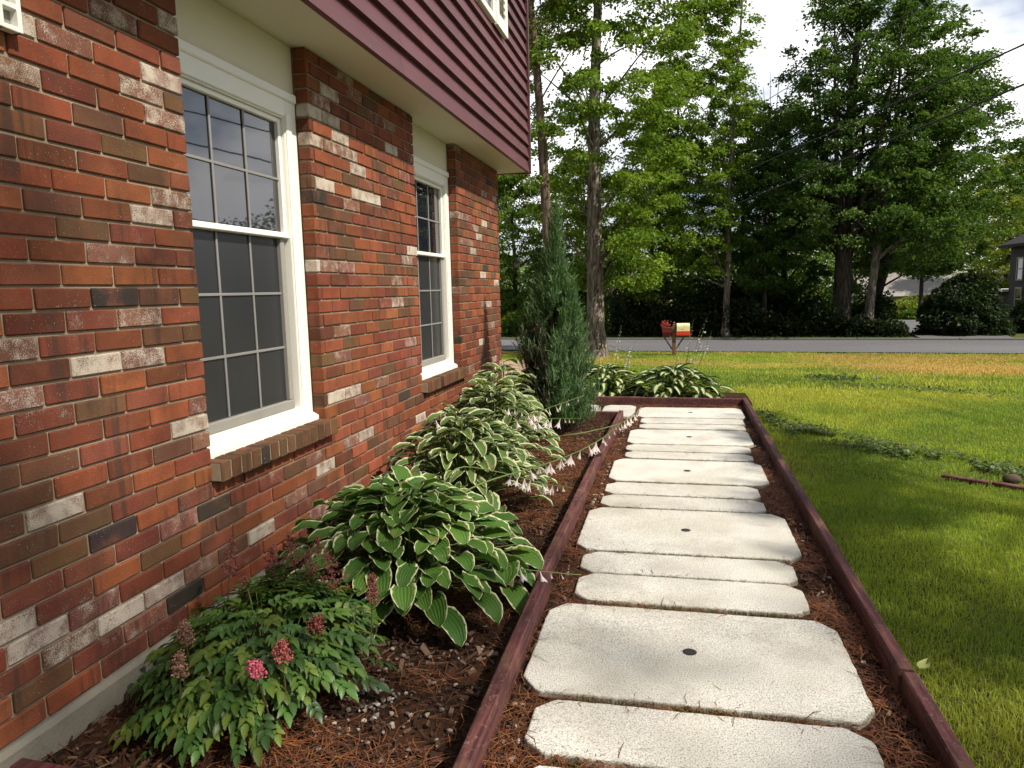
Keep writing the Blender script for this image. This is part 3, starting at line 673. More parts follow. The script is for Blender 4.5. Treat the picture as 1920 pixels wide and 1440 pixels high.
n = 110; xx = rng.uniform(-.48, -.42, n); pebbles(n, xx, rng.uniform(1.5, 6.8, n), .004, .012, [(.42, .36, .3), (.25, .2, .18), (.5, .45, .4), (.35, .22, .15)])
n = 50; pebbles(n, rng.uniform(.58, .66, n), rng.uniform(1.5, 7, n), .004, .011, [(.42, .36, .3), (.25, .2, .18), (.5, .45, .4)])
tag(g.build('gravel', M['pebble'], smooth=False, org=(0, 0, 0)), 'small pale pebbles scattered in the mulch and path margins', 'gravel', kind='stuff')
# moss and fine grass in the joints
g = G(); P = []
for (a, b, c, d, e), (a2, b2, c2, d2, e2) in zip(SL[:-1], SL[1:]):
    m = int(900*(.5+vnoise(np.array([b]), np.array([0.]), 2.1, 4)[0])); xx = rng.uniform(max(c, c2)+.08, min(d, d2)-.05, m)
    yy = rng.uniform(b-.004, a2+.004, m); k = vnoise(xx, yy*0+b, 6, 12) > .38; P.append(np.stack([xx[k], yy[k]], 1))
P = np.concatenate(P); n = len(P); hgt = rng.uniform(.012, .03, n); a = rng.uniform(0, 6.28, n); le = rng.uniform(0, .012, (n, 1))
b0 = np.column_stack([P, np.full(n, .022)]); wv = np.stack([np.cos(a), np.sin(a), 0*a], 1)*.002; tip = b0+np.stack([np.sin(a), np.cos(a), 0*a], 1)*le+np.stack([0*a, 0*a, hgt], 1)
V = np.stack([b0-wv, b0+wv, tip], 1).reshape(-1, 3); c = np.array([(.10, .13, .03), (.16, .15, .05), (.06, .085, .02), (.16, .11, .05)])[rng.integers(0, 4, n)]*rng.uniform(.7, 1.2, (n, 1))
g.add(V, None, np.arange(3*n).reshape(-1, 3), np.column_stack([np.repeat(c, 3, 0), np.ones(3*n)]))
tag(g.build('moss', M['grass'], org=(0, 0, 0)), 'moss and fine grass growing in the slab joints', 'moss', kind='stuff')
# fallen leaves and petals
for (px, py, s, col, lb) in [(-.462, 2.47, .028, (.55, .47, .40), 'pale fallen petal beside the left edge of the largest slab'), (-1.0, 1.52, .05, (.22, .10, .06), 'curled brown leaf on the mulch at the bottom'),
                             (-.46, 4.28, .03, (.55, .42, .32), 'small tan fallen leaf beside the narrow slabs'), (-1.55, 1.62, .03, (.42, .22, .18), 'pinkish fallen leaf on the mulch by the foundation'), (.60, 3.45, .022, (.5, .34, .25), 'tan fallen leaf at the right slab edge by the board'),
                             (.79, 2.42, .045, (.35, .38, .12), 'pale green fallen leaf on the lawn beside the near right board')]:
    g = G(); t = np.linspace(0, 1, 7); a = rng.uniform(0, 6.28); wv = .42*np.sin(PI*t**.8)
    V = []
    for q, ww in zip(t, wv):
        for sgn in (-1, 0, 1):
            l, v = (q-.5)*2*s, sgn*ww*s; V.append((px+l*math.cos(a)-v*math.sin(a), py+l*math.sin(a)+v*math.cos(a), .022+.25*s*abs(sgn)+.3*s*(q-.5)**2+(.02 if px > .7 else 0)))
    g.add(V, [(i*3+j, i*3+j+1, i*3+j+4, i*3+j+3) for i in range(6) for j in (0, 1)], None, np.array([*col, 1]))
    tag(g.build('fallen_leaf', M['petal'], smooth=True), lb, 'fallen leaf')

# ------------------------------------------------------------------ lawn grass
def blades(x, y, h, wd, col, lean=.55):
    n = len(x); a = rng.uniform(0, 2*PI, n); z = ground_h(x, y)-.005; ln = rng.normal(0, lean, n)*h; b = rng.uniform(0, 2*PI, n)
    p0 = np.stack([x, y, z], 1); wv = np.stack([np.cos(a), np.sin(a), 0*a], 1)*(wd/2)[:, None]
    off = np.stack([np.cos(b)*ln, np.sin(b)*ln, 0*ln], 1)
    p1 = p0+off*.35+np.stack([0*h, 0*h, h*.6], 1); p2 = p0+off+np.stack([0*h, 0*h, h*(1-.25*np.abs(ln/h))], 1)
    V = np.stack([p0-wv, p0+wv, p1-wv*.75, p1+wv*.75, p2], 1).reshape(-1, 3); i = np.arange(n)[:, None]*5
    return V, i+[0, 1, 3, 2], i+[2, 3, 4], np.column_stack([np.repeat(col, 5, 0), np.ones(5*n)])
def lawn_col(x, y):
    a = vnoise(x, y, .9, 40); b = vnoise(x, y, 4, 41); d = y+.122*x
    gr = np.array([.34, .43, .055]); dk = np.array([.22, .32, .045]); yl = np.array([.48, .48, .08]); st = np.array([.70, .42, .17])
    t = sstep(.40, .62, .6*a+.4*b)[:, None]; c = dk*(1-t)+gr*t
    t2 = (sstep(.50, .70, vnoise(x, y, .55, 44))*.8)[:, None]; c = c*(1-t2)+yl*t2
    dry = sstep(.28, .46, vnoise(x*.6, y*1.1, .4, 46)+.2*(b-.5))*sstep(11.5, 14.0, d)*(1-sstep(20.5, 22.5, d))*sstep(2., 4.5, x)
    dry = np.maximum(dry, .55*sstep(.5, .65, vnoise(x, y, .5, 49))*sstep(11, 15, d)); dry = (dry*(rng.random(len(x)) < .85))[:, None]
    c = c*(1-dry)+st*dry
    dead = (rng.random(len(x)) < .05)[:, None]; c = np.where(dead, np.array([.30, .23, .10]), c)
    return c*rng.uniform(.72, 1.25, (len(x), 1))
g = G()
def lawn_zone(n, x0, x1, y0, y1, h, wd, cond=None, clump=.5):
    x = rng.uniform(x0, x1, n); y = rng.uniform(y0, y1, n)
    k = ((x > .735) | (y > 8.95)) & (y+.122*x < 22.2) & ~((x > -9) & (x < -2.4) & (y > 9.1) & (y < 17.2)) & ~((x < .735) & (y < 8.95))
    k &= (x < .6*y+3.0) & (x > -.62*y)
    x, y = x[k], y[k]; hh = rng.uniform(*h, len(x))*(.75+.6*vnoise(x, y, 1.7, 60)); ww = rng.uniform(*wd, len(x))
    V, Q, T, c = blades(x, y, hh, ww, lawn_col(x, y)); g.add(V, Q, T, c)
lawn_zone(260000, .73, 4.2, .6, 5.0, (.022, .046), (.002, .0036))
lawn_zone(210000, .73, 7.0, 5.0, 9.5, (.020, .042), (.003, .0055))
lawn_zone(230000, -6, 13, 8.9, 22.5, (.03, .06), (.007, .013))
tag(g.build('grass', M['grass'], org=(0, 0, 0)), 'mown grass with straw coloured patches', 'grass', kind='stuff')
g = G(); x = rng.uniform(-40, 50, 90000); d = rng.uniform(27.1, 33, 90000); y = d-.122*x; k = (x > -.5*y) & (x < .6*y) & ~((x > 7.8) & (x < 12.5)); x, y = x[k], y[k]
V, Q, T, c = blades(x, y, rng.uniform(.04, .11, len(x)), rng.uniform(.01, .02, len(x)), np.array([.07, .12, .02])*rng.uniform(.6, 1.3, (len(x), 1))); g.add(V, Q, T, c)
tag(g.build('grass', M['grass'], org=(0, 0, 0)), 'rough grass verge along the far side of the road', 'grass', kind='stuff')
# weeds: broad leaved ground cover in streaks across the lawn
g = G()
def weeds(line, n, wd, s, hmax=.07):
    line = np.array(line, float); t = rng.uniform(0, len(line)-1.001, n); i = t.astype(int); f = (t-i)[:, None]
    p = line[i]*(1-f)+line[i+1]*f; p = p+rng.normal(0, wd, (n, 2))*[1, 1]; k = (vnoise(p[:, 0], p[:, 1], 5, 70) > .41) & (p[:, 0] > .74); p = p[k]; n = len(p)
    a = rng.uniform(0, 6.28, n); L_ = rng.uniform(*s, n); el = rng.normal(.15, .4, n); z = ground_h(p[:, 0], p[:, 1])+rng.uniform(.015, hmax, n)
    u = np.stack([np.cos(a)*np.cos(el), np.sin(a)*np.cos(el), np.sin(el)], 1)*L_[:, None]; v = np.stack([-np.sin(a), np.cos(a), rng.normal(0, .3, n)], 1)*(L_*.42)[:, None]
    c0 = np.column_stack([p, z]); V = np.stack([c0-u*.5, c0-u*.1-v, c0+u*.3-v*.8, c0+u*.55, c0+u*.3+v*.8, c0-u*.1+v], 1).reshape(-1, 3); b = np.arange(n)[:, None]*6
    c = np.array([(.05, .10, .02), (.09, .15, .03), (.15, .22, .045), (.09, .075, .035)])[rng.integers(0, 4, n)]*rng.uniform(.7, 1.3, (n, 1))
    g.add(V, np.concatenate([b+[0, 1, 2, 3], b+[0, 3, 4, 5]]), None, np.column_stack([np.repeat(c, 6, 0), np.ones(6*n)]))
weeds([(1.0, 6.9), (1.3, 6.35), (1.7, 5.85), (2.2, 5.35), (3.0, 4.75)], 6000, .11, (.014, .032), .05)
weeds([(.80, 7.55), (.9, 7.25), (.95, 6.95)], 500, .05, (.02, .04))
weeds([(1.8, 10.6), (2.6, 10.0), (3.6, 9.2), (5.2, 8.3)], 1500, .2, (.018, .038), .04)
weeds([(2.0, 11.2), (2.6, 10.9)], 450, .14, (.03, .07))
tag(g.build('weeds', M['leaf'], org=(0, 0, 0)), 'dark streaks of broad leaved weeds running across the lawn', 'weeds', kind='stuff')
for (x, y, r, lb) in [(2.10, 5.06, .045, 'brown half buried stone behind the board in the lawn'), (2.30, 4.90, .035, 'smaller brown stone right of the other stone in the lawn')]:
    g = G(); bm = bmesh.new(); bmesh.ops.create_icosphere(bm, subdivisions=3, radius=1); V = np.array([v.co[:] for v in bm.verts]); F = np.array([[v.index for v in f.verts] for f in bm.faces]); bm.free()
    V = V*(1+.25*(vnoise(V[:, 0]+3, V[:, 1]+V[:, 2]*1.7, 1.5, 80)-.5))[:, None]*[1.2, .8, .75]*r
    g.add(V+[x, y, .01], None, F); tag(g.build('stone', M['stone'], smooth=True), lb, 'stone', 'stones in the lawn')

# ------------------------------------------------------------------ leaf blades (hosta etc.)
def blade(g, base, az, el0, Ln, W, droop, cup=.25, roll=0., tint=.5, nu=7, ns=8, curl=0.):
    s = np.linspace(0, 1, ns); el = el0-droop*s**1.2; ds = Ln/(ns-1)
    d = np.stack([np.cos(az+curl*s)*np.cos(el), np.sin(az+curl*s)*np.cos(el), np.sin(el)], 1)
    c = np.vstack([[0, 0, 0], np.cumsum(d[:-1]*ds, 0)])+base
    side = np.stack([-np.sin(az+curl*s), np.cos(az+curl*s), 0*s], 1); nrm = np.cross(d, side)
    side2 = side*math.cos(roll)+nrm*math.sin(roll); nrm2 = -side*math.sin(roll)+nrm*math.cos(roll)
    w = (s+.10)**.42*(1-s)**.68; w = w/w.max()*W/2
    u = np.linspace(-1, 1, nu); ph = rng.uniform(0, 6)
    rip = .10*np.sin(s[:, None]*17+ph+u[None]*1.2)*np.abs(u[None])**2.5
    cupz = cup*np.abs(u[None])**1.6+rip
    V = c[:, None]+side2[:, None]*(w[:, None]*u[None])[..., None]-nrm2[:, None]*0+nrm2[:, None]*(w[:, None]*cupz)[..., None]
    V = V-d[:, None]*(.16*Ln*(u[None]**2)*(1-s[:, None])**3)[..., None]
    i = np.arange(ns-1)[:, None]*nu; j = np.arange(nu-1)[None]; Q = np.stack([i+j, i+j+1, i+nu+j+1, i+nu+j], -1).reshape(-1, 4)
    col = np.zeros((ns, nu, 4)); col[..., 0] = np.abs(u); col[..., 1] = tint; col[..., 2] = u*.5+.5; col[..., 3] = s[:, None]
    g.add(V.reshape(-1, 3), Q, None, col.reshape(-1, 4))
def bez(p0, p1, p2, n):
    t = np.linspace(0, 1, n)[:, None]; return (1-t)**2*np.array(p0)+2*t*(1-t)*np.array(p1)+t*t*np.array(p2)
def hosta(cx, cy, n, rx, ry, H, L_, W, mat, label, aspect=1., grp='hosta clumps', z0=0., dro=(.7, 1.3), ztop=1., maxx=None):
    t0 = thing('hosta', (cx, cy, z0), label, 'hosta', grp); g = G(); st = G()
    for i in range(n):
        t = ((i+.5)/n)**.85; az = i*2.39996+rng.normal(0, .18)
        rr = (1-t**1.5)*.78+.08+rng.normal(0, .04); zz = H*(.14+.80*t**.75)*rng.uniform(.88, 1.1)
        b = np.array([cx+rx*rr*math.cos(az), cy+ry*rr*math.sin(az), z0+max(zz, .03)])
        ln = L_*rng.uniform(.75, 1.2)*(1-.12*t); el = .55*t-.15+rng.normal(0, .16)
        if zz < ln*.7: dr = min(rng.uniform(*dro), .9)
        else: dr = rng.uniform(*dro)
        azb = az+rng.normal(0, .35)
        if b[0]+math.cos(azb)*ln*.8 < WX+.02 and cy < 7: b[0] = max(b[0], WX+.10); azb = math.copysign(rng.uniform(.9, 1.5), math.sin(azb) or 1); 
        blade(g, b, azb, el, ln, W*ln/L_*rng.uniform(.88, 1.12), dr, rng.uniform(.12, .42), rng.normal(0, .25), rng.random(), curl=rng.normal(0, .3))
        P = bez((cx+.06*math.cos(az), cy+.06*math.sin(az), z0), (cx+rx*rr*.45*math.cos(az), cy+ry*rr*.45*math.sin(az), z0+zz*1.0), b, 5); st.tube(P, [.0045, .004, .0035, .003, .0025], 5)
    g.build('foliage', mat, t0, smooth=True); st.build('leaf_stalks', M['stem'], t0, smooth=True)
    return t0
def trumpet(g, p, d, L_, r, col):
    d = np.array(d, float); d /= np.linalg.norm(d); a = np.cross(d, [.3, .9, .2]); a /= np.linalg.norm(a); b = np.cross(d, a); n = 12; an = np.arange(n)*2*PI/n
    prof = [(0, .10), (.2, .16), (.45, .22), (.65, .5), (.82, .72), (1., 1.05)]; V = []
    for t, q in prof:
        lob = 1+(.28*np.cos(an*6) if t > .9 else 0*an); ext = (.12*np.cos(an*6) if t > .9 else 0*an)
        V.append(p+d*((t+ext)*L_)[:, None]+(a[None]*np.cos(an)[:, None]+b[None]*np.sin(an)[:, None])*(r*q*lob)[:, None])
    i = np.arange(len(prof)-1)[:, None]*n; j = np.arange(n)[None]; k = (j+1) % n
    g.add(np.concatenate(V), np.stack([i+j, i+k, i+n+k, i+n+j], -1).reshape(-1, 4), None, np.array([*col, 1]))
def scape(parent, P, n_fl, t0=.45, r=.004, size=.05, dark=False, up=False, buds=6):
    P = np.array(P, float); m = 24; tt = np.linspace(0, len(P)-1, m); Q = np.stack([np.interp(tt, np.arange(len(P)), P[:, k]) for k in range(3)], 1)
    for _ in range(3): Q[1:-1] = (Q[:-2]+2*Q[1:-1]+Q[2:])/4
    g = G(); g.tube(Q, np.linspace(r, r*.45, m), 6); sc = g.build('flower_scape', M['dark_stem'] if dark else M['stem'], parent, smooth=True)
    if n_fl:
        f = G()
        for i in range(n_fl):
            q = t0+(.97-t0)*(i+rng.uniform(0, .8))/n_fl; p = Q[min(int(q*(m-1)), m-1)]
            a = rng.uniform(0, 6.28); d = np.array([.35*math.cos(a), .35*math.sin(a), -1.]) if not up else np.array([.8*math.cos(a), .8*math.sin(a), -.25])
            c = np.array((.66, .58, .60))*rng.uniform(.85, 1.1)
            if q > .85: trumpet(f, p, d, size*.5, size*.10, c*.9)
            elif rng.random() < .4: trumpet(f, p, d, size*.8, size*.13, c)
            else: trumpet(f, p, d, size*rng.uniform(.85, 1.1), size*.34, c)
        f.build('blossoms', M['petal'], sc, smooth=True)
h1 = hosta(-1.12, 2.80, 290, .57, .60, .47, .140, .100, M['hosta_a'], 'big low hosta with dark green leaves edged white, nearest the camera', grp='hostas along the wall')
h2 = hosta(-1.22, 4.0, 250, .50, .50, .58, .135, .066, M['hosta_b'], 'pale variegated hosta with long flower stalks, between the green hosta and the juniper', grp='hostas along the wall')
h3 = hosta(-1.25, 4.85, 220, .46, .48, .66, .135, .068, M['hosta_b'], 'pale variegated hosta below the second window sill', grp='hostas along the wall')
h4 = hosta(-1.40, 5.75, 90, .34, .42, .68, .17, .075, M['hosta_b'], 'pale upright hosta against the last brick pier by the juniper', grp='hostas along the wall')
h5 = hosta(-.80, 8.38, 120, .46, .36, .37, .17, .085, M['hosta_c'], 'cream centred hosta behind the end board, beside the juniper', grp='hostas behind the end board', z0=.01)
h6 = hosta(-.02, 8.32, 150, .56, .42, .36, .20, .085, M['hosta_c'], 'cream centred hosta spilling over the end board beside the lawn', grp='hostas behind the end board', z0=.01)
scape(h1, [(-1.10, 2.78, .1), (-1.0, 3.1, .35), (-.845, 3.4, .36), (-.699, 3.5, .38), (-.493, 3.6, .44), (-.352, 3.7, .51), (-.264, 3.75, .584)], 24, .5, .005, .055)
scape(h2, [(-1.25, 4.0, .2), (-1.309, 4.0, .46), (-.965, 4.0, .50), (-.7, 4.1, .60), (-.524, 4.2, .651)], 12, .55)
scape(h1, [(-1.1, 2.9, .2), (-1.098, 3.4, .42), (-.811, 3.45, .36), (-.645, 3.5, .30), (-.495, 3.5, .286)], 16, .55)
scape(h1, [(-1.017, 2.6, .25), (-.942, 2.55, .32), (-.795, 2.6, .25), (-.60, 2.72, .16), (-.374, 2.85, .10)], 7, .6)
scape(h3, [(-.95, 4.6, .3), (-.615, 4.5, .354), (-.356, 4.9, .352), (-.271, 5.0, .411), (-.206, 5.0, .486)], 14, .5, .004, .045)
scape(h1, [(-1.224, 2.75, .25), (-1.209, 2.75, .467), (-1.195, 2.8, .542), (-1.08, 3.0, .684), (-.971, 3.1, .773)], 3, .8, .004, .04, True)
scape(h2, [(-1.182, 4.0, .3), (-.942, 4.0, .50), (-.716, 4.1, .53), (-.528, 4.1, .531)], 9, .55)
scape(h2, [(-1.2, 4.1, .3), (-1.0, 4.0, .62), (-.83, 3.9, .62), (-.70, 3.8, .5)], 7, .5)
for (x, y, z, hh) in [(-.614, 8.5, .842, h5), (-1.10, 8.5, .817, h5), (-.455, 8.4, .661, h5), (.199, 8.4, .898, h6), (.34, 8.3, .93, h6), (.399, 8.3, .781, h6), (.155, 8.4, .536, h6), (-.893, 8.5, .858, h5), (.28, 8.35, .80, h6), (-.52, 8.45, .60, h5), (.05, 8.4, .62, h6)]:
    cx = -.80 if hh is h5 else -.02
    scape(hh, [(cx+(x-cx)*.35, 8.4, .15), (cx+(x-cx)*.7, 8.42, z*.5), (x, y, z)], 14, .55, .0035, .032, up=True)

# ------------------------------------------------------------------ astilbe
ast = thing('astilbe', (-1.28, 1.93, 0), 'bushy astilbe with toothed green leaves and fading pink plumes by the wall', 'astilbe')
g = G(); st = G()
def leaflet(g, p, d, up, L_, W, col):
    d = d/np.linalg.norm(d); sd = np.cross(up, d); sd /= np.linalg.norm(sd)+1e-9; nn = np.cross(d, sd); ns = 11; s = np.linspace(0, 1, ns)
    w = np.sin(PI*np.clip(s, 0, 1)**.72)**.85*W/2*(1+.085*np.where(np.arange(ns) % 2 == 1, 1, -1)*(s > .05)*(s < .97)); dz = -.30*L_*s**2
    mid = p+d*(s*L_)[:, None]+nn*dz[:, None]; Lf = mid+sd*w[:, None]+nn*(w*.35)[:, None]; Rt = mid-sd*w[:, None]+nn*(w*.35)[:, None]
    V = np.stack([Lf, mid, Rt], 1).reshape(-1, 3); Q = [(i*3+j, i*3+j+1, i*3+j+4, i*3+j+3) for i in range(ns-1) for j in (0, 1)]
    cc = np.tile(np.array([*col, 1.]), (len(V), 1)); cc[1::3, :3] *= 1.25; g.add(V, Q, None, cc)
n = 430
for i in range(n):
    t = (i+.5)/n; az = i*2.39996; rr = math.sqrt(1-t)*rng.uniform(.75, 1.03)
    px_, py_ = -1.29+.33*rr*math.cos(az), 1.97+.41*rr*math.sin(az); zz = .03+(.225-.10*(1.93-py_)*-1*0)*max(1-rr**2, .0)**.6*rng.uniform(.7, 1.1)+.05*rng.random()
    zz = zz*(1+.25*(py_-1.93)/.46)
    px_ = max(px_, WX+.10)
    out_ = np.array([math.cos(az), math.sin(az), .35-.8*rr]); out_ /= np.linalg.norm(out_); up = np.array([.3*math.cos(az), .3*math.sin(az), 1.])+rng.normal(0, .22, 3)
    p = np.array([px_, py_, max(zz, .025)]); sd = np.cross(up, out_); sd /= np.linalg.norm(sd)
    sc = rng.uniform(.75, 1.25); v = rng.uniform(.65, 1.25); base = np.array([(.055, .118, .022), (.075, .14, .024), (.042, .095, .022), (.105, .155, .028)][rng.integers(4)])*v
    if rng.random() < .35: st.tube(bez((-1.27+.12*rr*math.cos(az), 1.93+.12*rr*math.sin(az), 0), (px_*.6-1.27*.4, py_*.6+1.93*.4, p[2]), p, 4), [.003, .0025, .002, .0015], 4)
    for (o, ang, l) in [(0, .95, .9), (0, -.95, .9), (.022, .8, .95), (.022, -.8, .95), (.042, .75, .9), (.042, -.75, .9), (.058, .0, 1.15)]:
        d = out_*math.cos(ang)+sd*math.sin(ang)+rng.normal(0, .10, 3); leaflet(g, p+out_*o*sc, d, up, .036*sc*l, .0195*sc*l, base*rng.uniform(.85, 1.15))
g.build('foliage', M['astilbe'], ast, smooth=True); st.build('leaf_stalks', M['stem'], ast)
OCT = np.array([(1, 0, 0), (-1, 0, 0), (0, 1, 0), (0, -1, 0), (0, 0, 1), (0, 0, -1.)]); OCF = np.array([(0, 2, 4), (2, 1, 4), (1, 3, 4), (3, 0, 4), (2, 0, 5), (1, 2, 5), (3, 1, 5), (0, 3, 5)])
def plume(x, y, z, h, r, col, lean=(0, 0), dens=1.):
    g = G(); ax = np.array([lean[0], lean[1], 1.]); ax /= np.linalg.norm(ax); base = np.array([x, y, z])-ax*h*.5
    g.tube(np.array([base-ax*.16, base-ax*.08, base, base+ax*h*.5, base+ax*h]), [.0025, .0024, .002, .0015, .001], 5, np.array([.10, .07, .035, 1]))
    nb = int(22*dens)
    for i in range(nb):
        t = (i+.5)/nb; az = i*2.4; L_ = r*(1-t)**.8*rng.uniform(.7, 1.15)+.006; d = np.array([math.cos(az), math.sin(az), .5]); m = int(7+15*L_/max(r, .01))
        for q in rng.random(m)**.8:
            p = base+ax*h*t+d*L_*q+rng.normal(0, .004, 3); s = rng.uniform(.0018, .0038); g.add(p+OCT@np.diag(rng.uniform(.7, 1.4, 3))*s, None, OCF, np.array([*(np.array(col)*rng.uniform(.55, 1.35)), 1]))
    return g.build('flower_plume', M['plume'], ast)
RB = (.24, .085, .07); BR = (.30, .17, .11); PK = (.70, .16, .22); MP = (.46, .13, .12)
for a in [(-1.518, 2.15, .375, .15, .035, RB), (-1.37, 2.3, .345, .15, .045, RB), (-1.297, 2.3, .285, .14, .05, RB), (-1.40, 2.22, .33, .13, .045, RB), (-1.44, 2.1, .275, .09, .028, (.26, .10, .075)), (-1.531, 1.9, .21, .07, .022, BR),
          (-1.479, 1.8, .16, .07, .024, BR), (-1.205, 1.93, .165, .06, .03, MP), (-1.24, 1.83, .155, .05, .026, PK), (-1.15, 2.05, .20, .05, .028, (.22, .07, .055)), (-1.05, 2.28, .235, .09, .02, RB), (-1.242, 2.35, .255, .14, .05, RB), (-1.33, 2.42, .30, .13, .045, RB)]:
    q_ = 1. if a[2] > .26 else .905; a = (a[0]*q_, a[1]*q_, CAM_H-(CAM_H-a[2])*q_, *a[3:])
    plume(*a[:3], a[3], a[4], a[5], (rng.normal(0, .15), rng.normal(0, .15)))

# ------------------------------------------------------------------ juniper
jun = thing('juniper', (-1.08, 6.3, 0), 'tall narrow blue green juniper between the hostas and the path turn', 'juniper')
g = G(); JZ = [0, .06, .35, .77, 1.2, 1.45, 1.62, 1.75]; JR = [.25, .32, .34, .275, .185, .095, .045, .012]
nb = 420; per = 46; hb = rng.random(nb)**1.25*1.42; azb = rng.uniform(0, 2*PI, nb); tipz = hb+rng.uniform(.12, .30, nb)*(1-.25*hb); tipr = np.interp(tipz, JZ, JR)*rng.uniform(.72, 1.18, nb)
tipr = tipr*(1+.22*np.cos(azb+.3)*(hb < .45)); tipz = np.minimum(tipz, 1.74+.14*rng.random(nb)); tipr = np.where(hb > 1.15, tipr*.6, tipr)
hb[:16] = 1.32; tipz[:16] = rng.uniform(1.72, 1.95, 16); tipr[:16] = rng.uniform(.005, .03, 16)
i = np.repeat(np.arange(nb), per); n = nb*per; t = rng.uniform(.25, 1, n)**.8; az = azb[i]; h0, h1_ = hb[i], tipz[i]; rad = tipr[i]*t**.75*.95; h = h0+(h1_-h0)*t**1.6
cx = -1.09+.06*h/1.7; P = np.stack([cx+rad*np.cos(az), 6.3+rad*np.sin(az), h+.02], 1)+rng.normal(0, .017, (n, 3))
sl_ = (1-t)[:, None]; d = np.stack([np.cos(az)*.55*(1-t*.7), np.sin(az)*.55*(1-t*.7), .45+.8*t], 1)+rng.normal(0, .26, (n, 3)); d /= np.linalg.norm(d, axis=1)[:, None]
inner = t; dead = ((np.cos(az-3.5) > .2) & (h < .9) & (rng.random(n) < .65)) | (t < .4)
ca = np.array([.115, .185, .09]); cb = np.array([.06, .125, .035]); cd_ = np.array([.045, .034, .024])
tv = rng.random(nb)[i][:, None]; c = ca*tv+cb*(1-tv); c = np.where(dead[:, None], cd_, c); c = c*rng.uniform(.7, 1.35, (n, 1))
def strips(P, d, L_, wd, col):
    n = len(P); a = np.cross(d, rng.normal(0, 1, (n, 3))); a /= np.linalg.norm(a, axis=1)[:, None]; wv = a*wd[:, None]/2; m = P+d*(L_*.55)[:, None]+rng.normal(0, .003, (n, 3)); e = P+d*L_[:, None]
    V = np.stack([P-wv*.6, P+wv*.6, m-wv, m+wv, e], 1).reshape(-1, 3); i = np.arange(n)[:, None]*5
    g.add(V, i+[0, 1, 3, 2], i+[2, 3, 4], np.column_stack([np.repeat(col, 5, 0), np.ones(5*n)]))
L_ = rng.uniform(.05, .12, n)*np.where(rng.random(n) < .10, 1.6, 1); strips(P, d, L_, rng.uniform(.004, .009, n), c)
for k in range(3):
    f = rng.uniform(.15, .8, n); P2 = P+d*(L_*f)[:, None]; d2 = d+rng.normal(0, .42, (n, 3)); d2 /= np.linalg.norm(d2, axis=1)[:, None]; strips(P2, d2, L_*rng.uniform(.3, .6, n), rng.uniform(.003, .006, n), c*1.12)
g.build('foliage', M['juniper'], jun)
g = G(); g.tube([(-1.09, 6.3, -.05), (-1.08, 6.3, .5), (-1.05, 6.3, 1.5)], [.03, .022, .006], 8); g.build('trunk', M['bark_d'], jun)

# ------------------------------------------------------------------ trees
def cards(g, P, size, col, up=.9, out=None, ratio=.75):
    n = len(P); nm = rng.normal(0, .62, (n, 3)); nm[:, 2] += up; nm /= np.linalg.norm(nm, axis=1)[:, None]
    a = rng.normal(0, 1, (n, 3)) if out is None else out+rng.normal(0, .5, (n, 3)); a -= nm*np.sum(a*nm, 1)[:, None]; a /= np.linalg.norm(a, axis=1)[:, None]+1e-9
    b = np.cross(nm, a); s = size[:, None]; fold = nm*s*.16; dr = np.array([0, 0, -.18])*s
    V = np.stack([P-a*s*.5, P-a*s*.05+b*s*ratio*.5+fold, P+a*s*.22+b*s*ratio*.26+fold*.6, P+a*s*.55+dr, P+a*s*.22-b*s*ratio*.26+fold*.6, P-a*s*.05-b*s*ratio*.5+fold], 1).reshape(-1, 3); i = np.arange(n)[:, None]*6
    g.add(V, np.concatenate([i+[0, 1, 2, 3], i+[0, 3, 4, 5]]), None, np.column_stack([np.repeat(col, 6, 0), np.ones(6*n)]))
GREEN = {'deep': [(.022, .04, .013), (.03, .052, .014), (.016, .03, .011)], 'maple': [(.15, .24, .025), (.20, .29, .032), (.11, .19, .022)], 'dark': [(.075, .14, .026), (.10, .17, .03), (.058, .115, .022)], 'mid': [(.11, .185, .024), (.14, .21, .028), (.085, .15, .022)], 'yel': [(.22, .28, .04), (.27, .31, .045), (.16, .22, .03)], 'pine': [(.10, .115, .03), (.13, .125, .035), (.06, .09, .03)]}
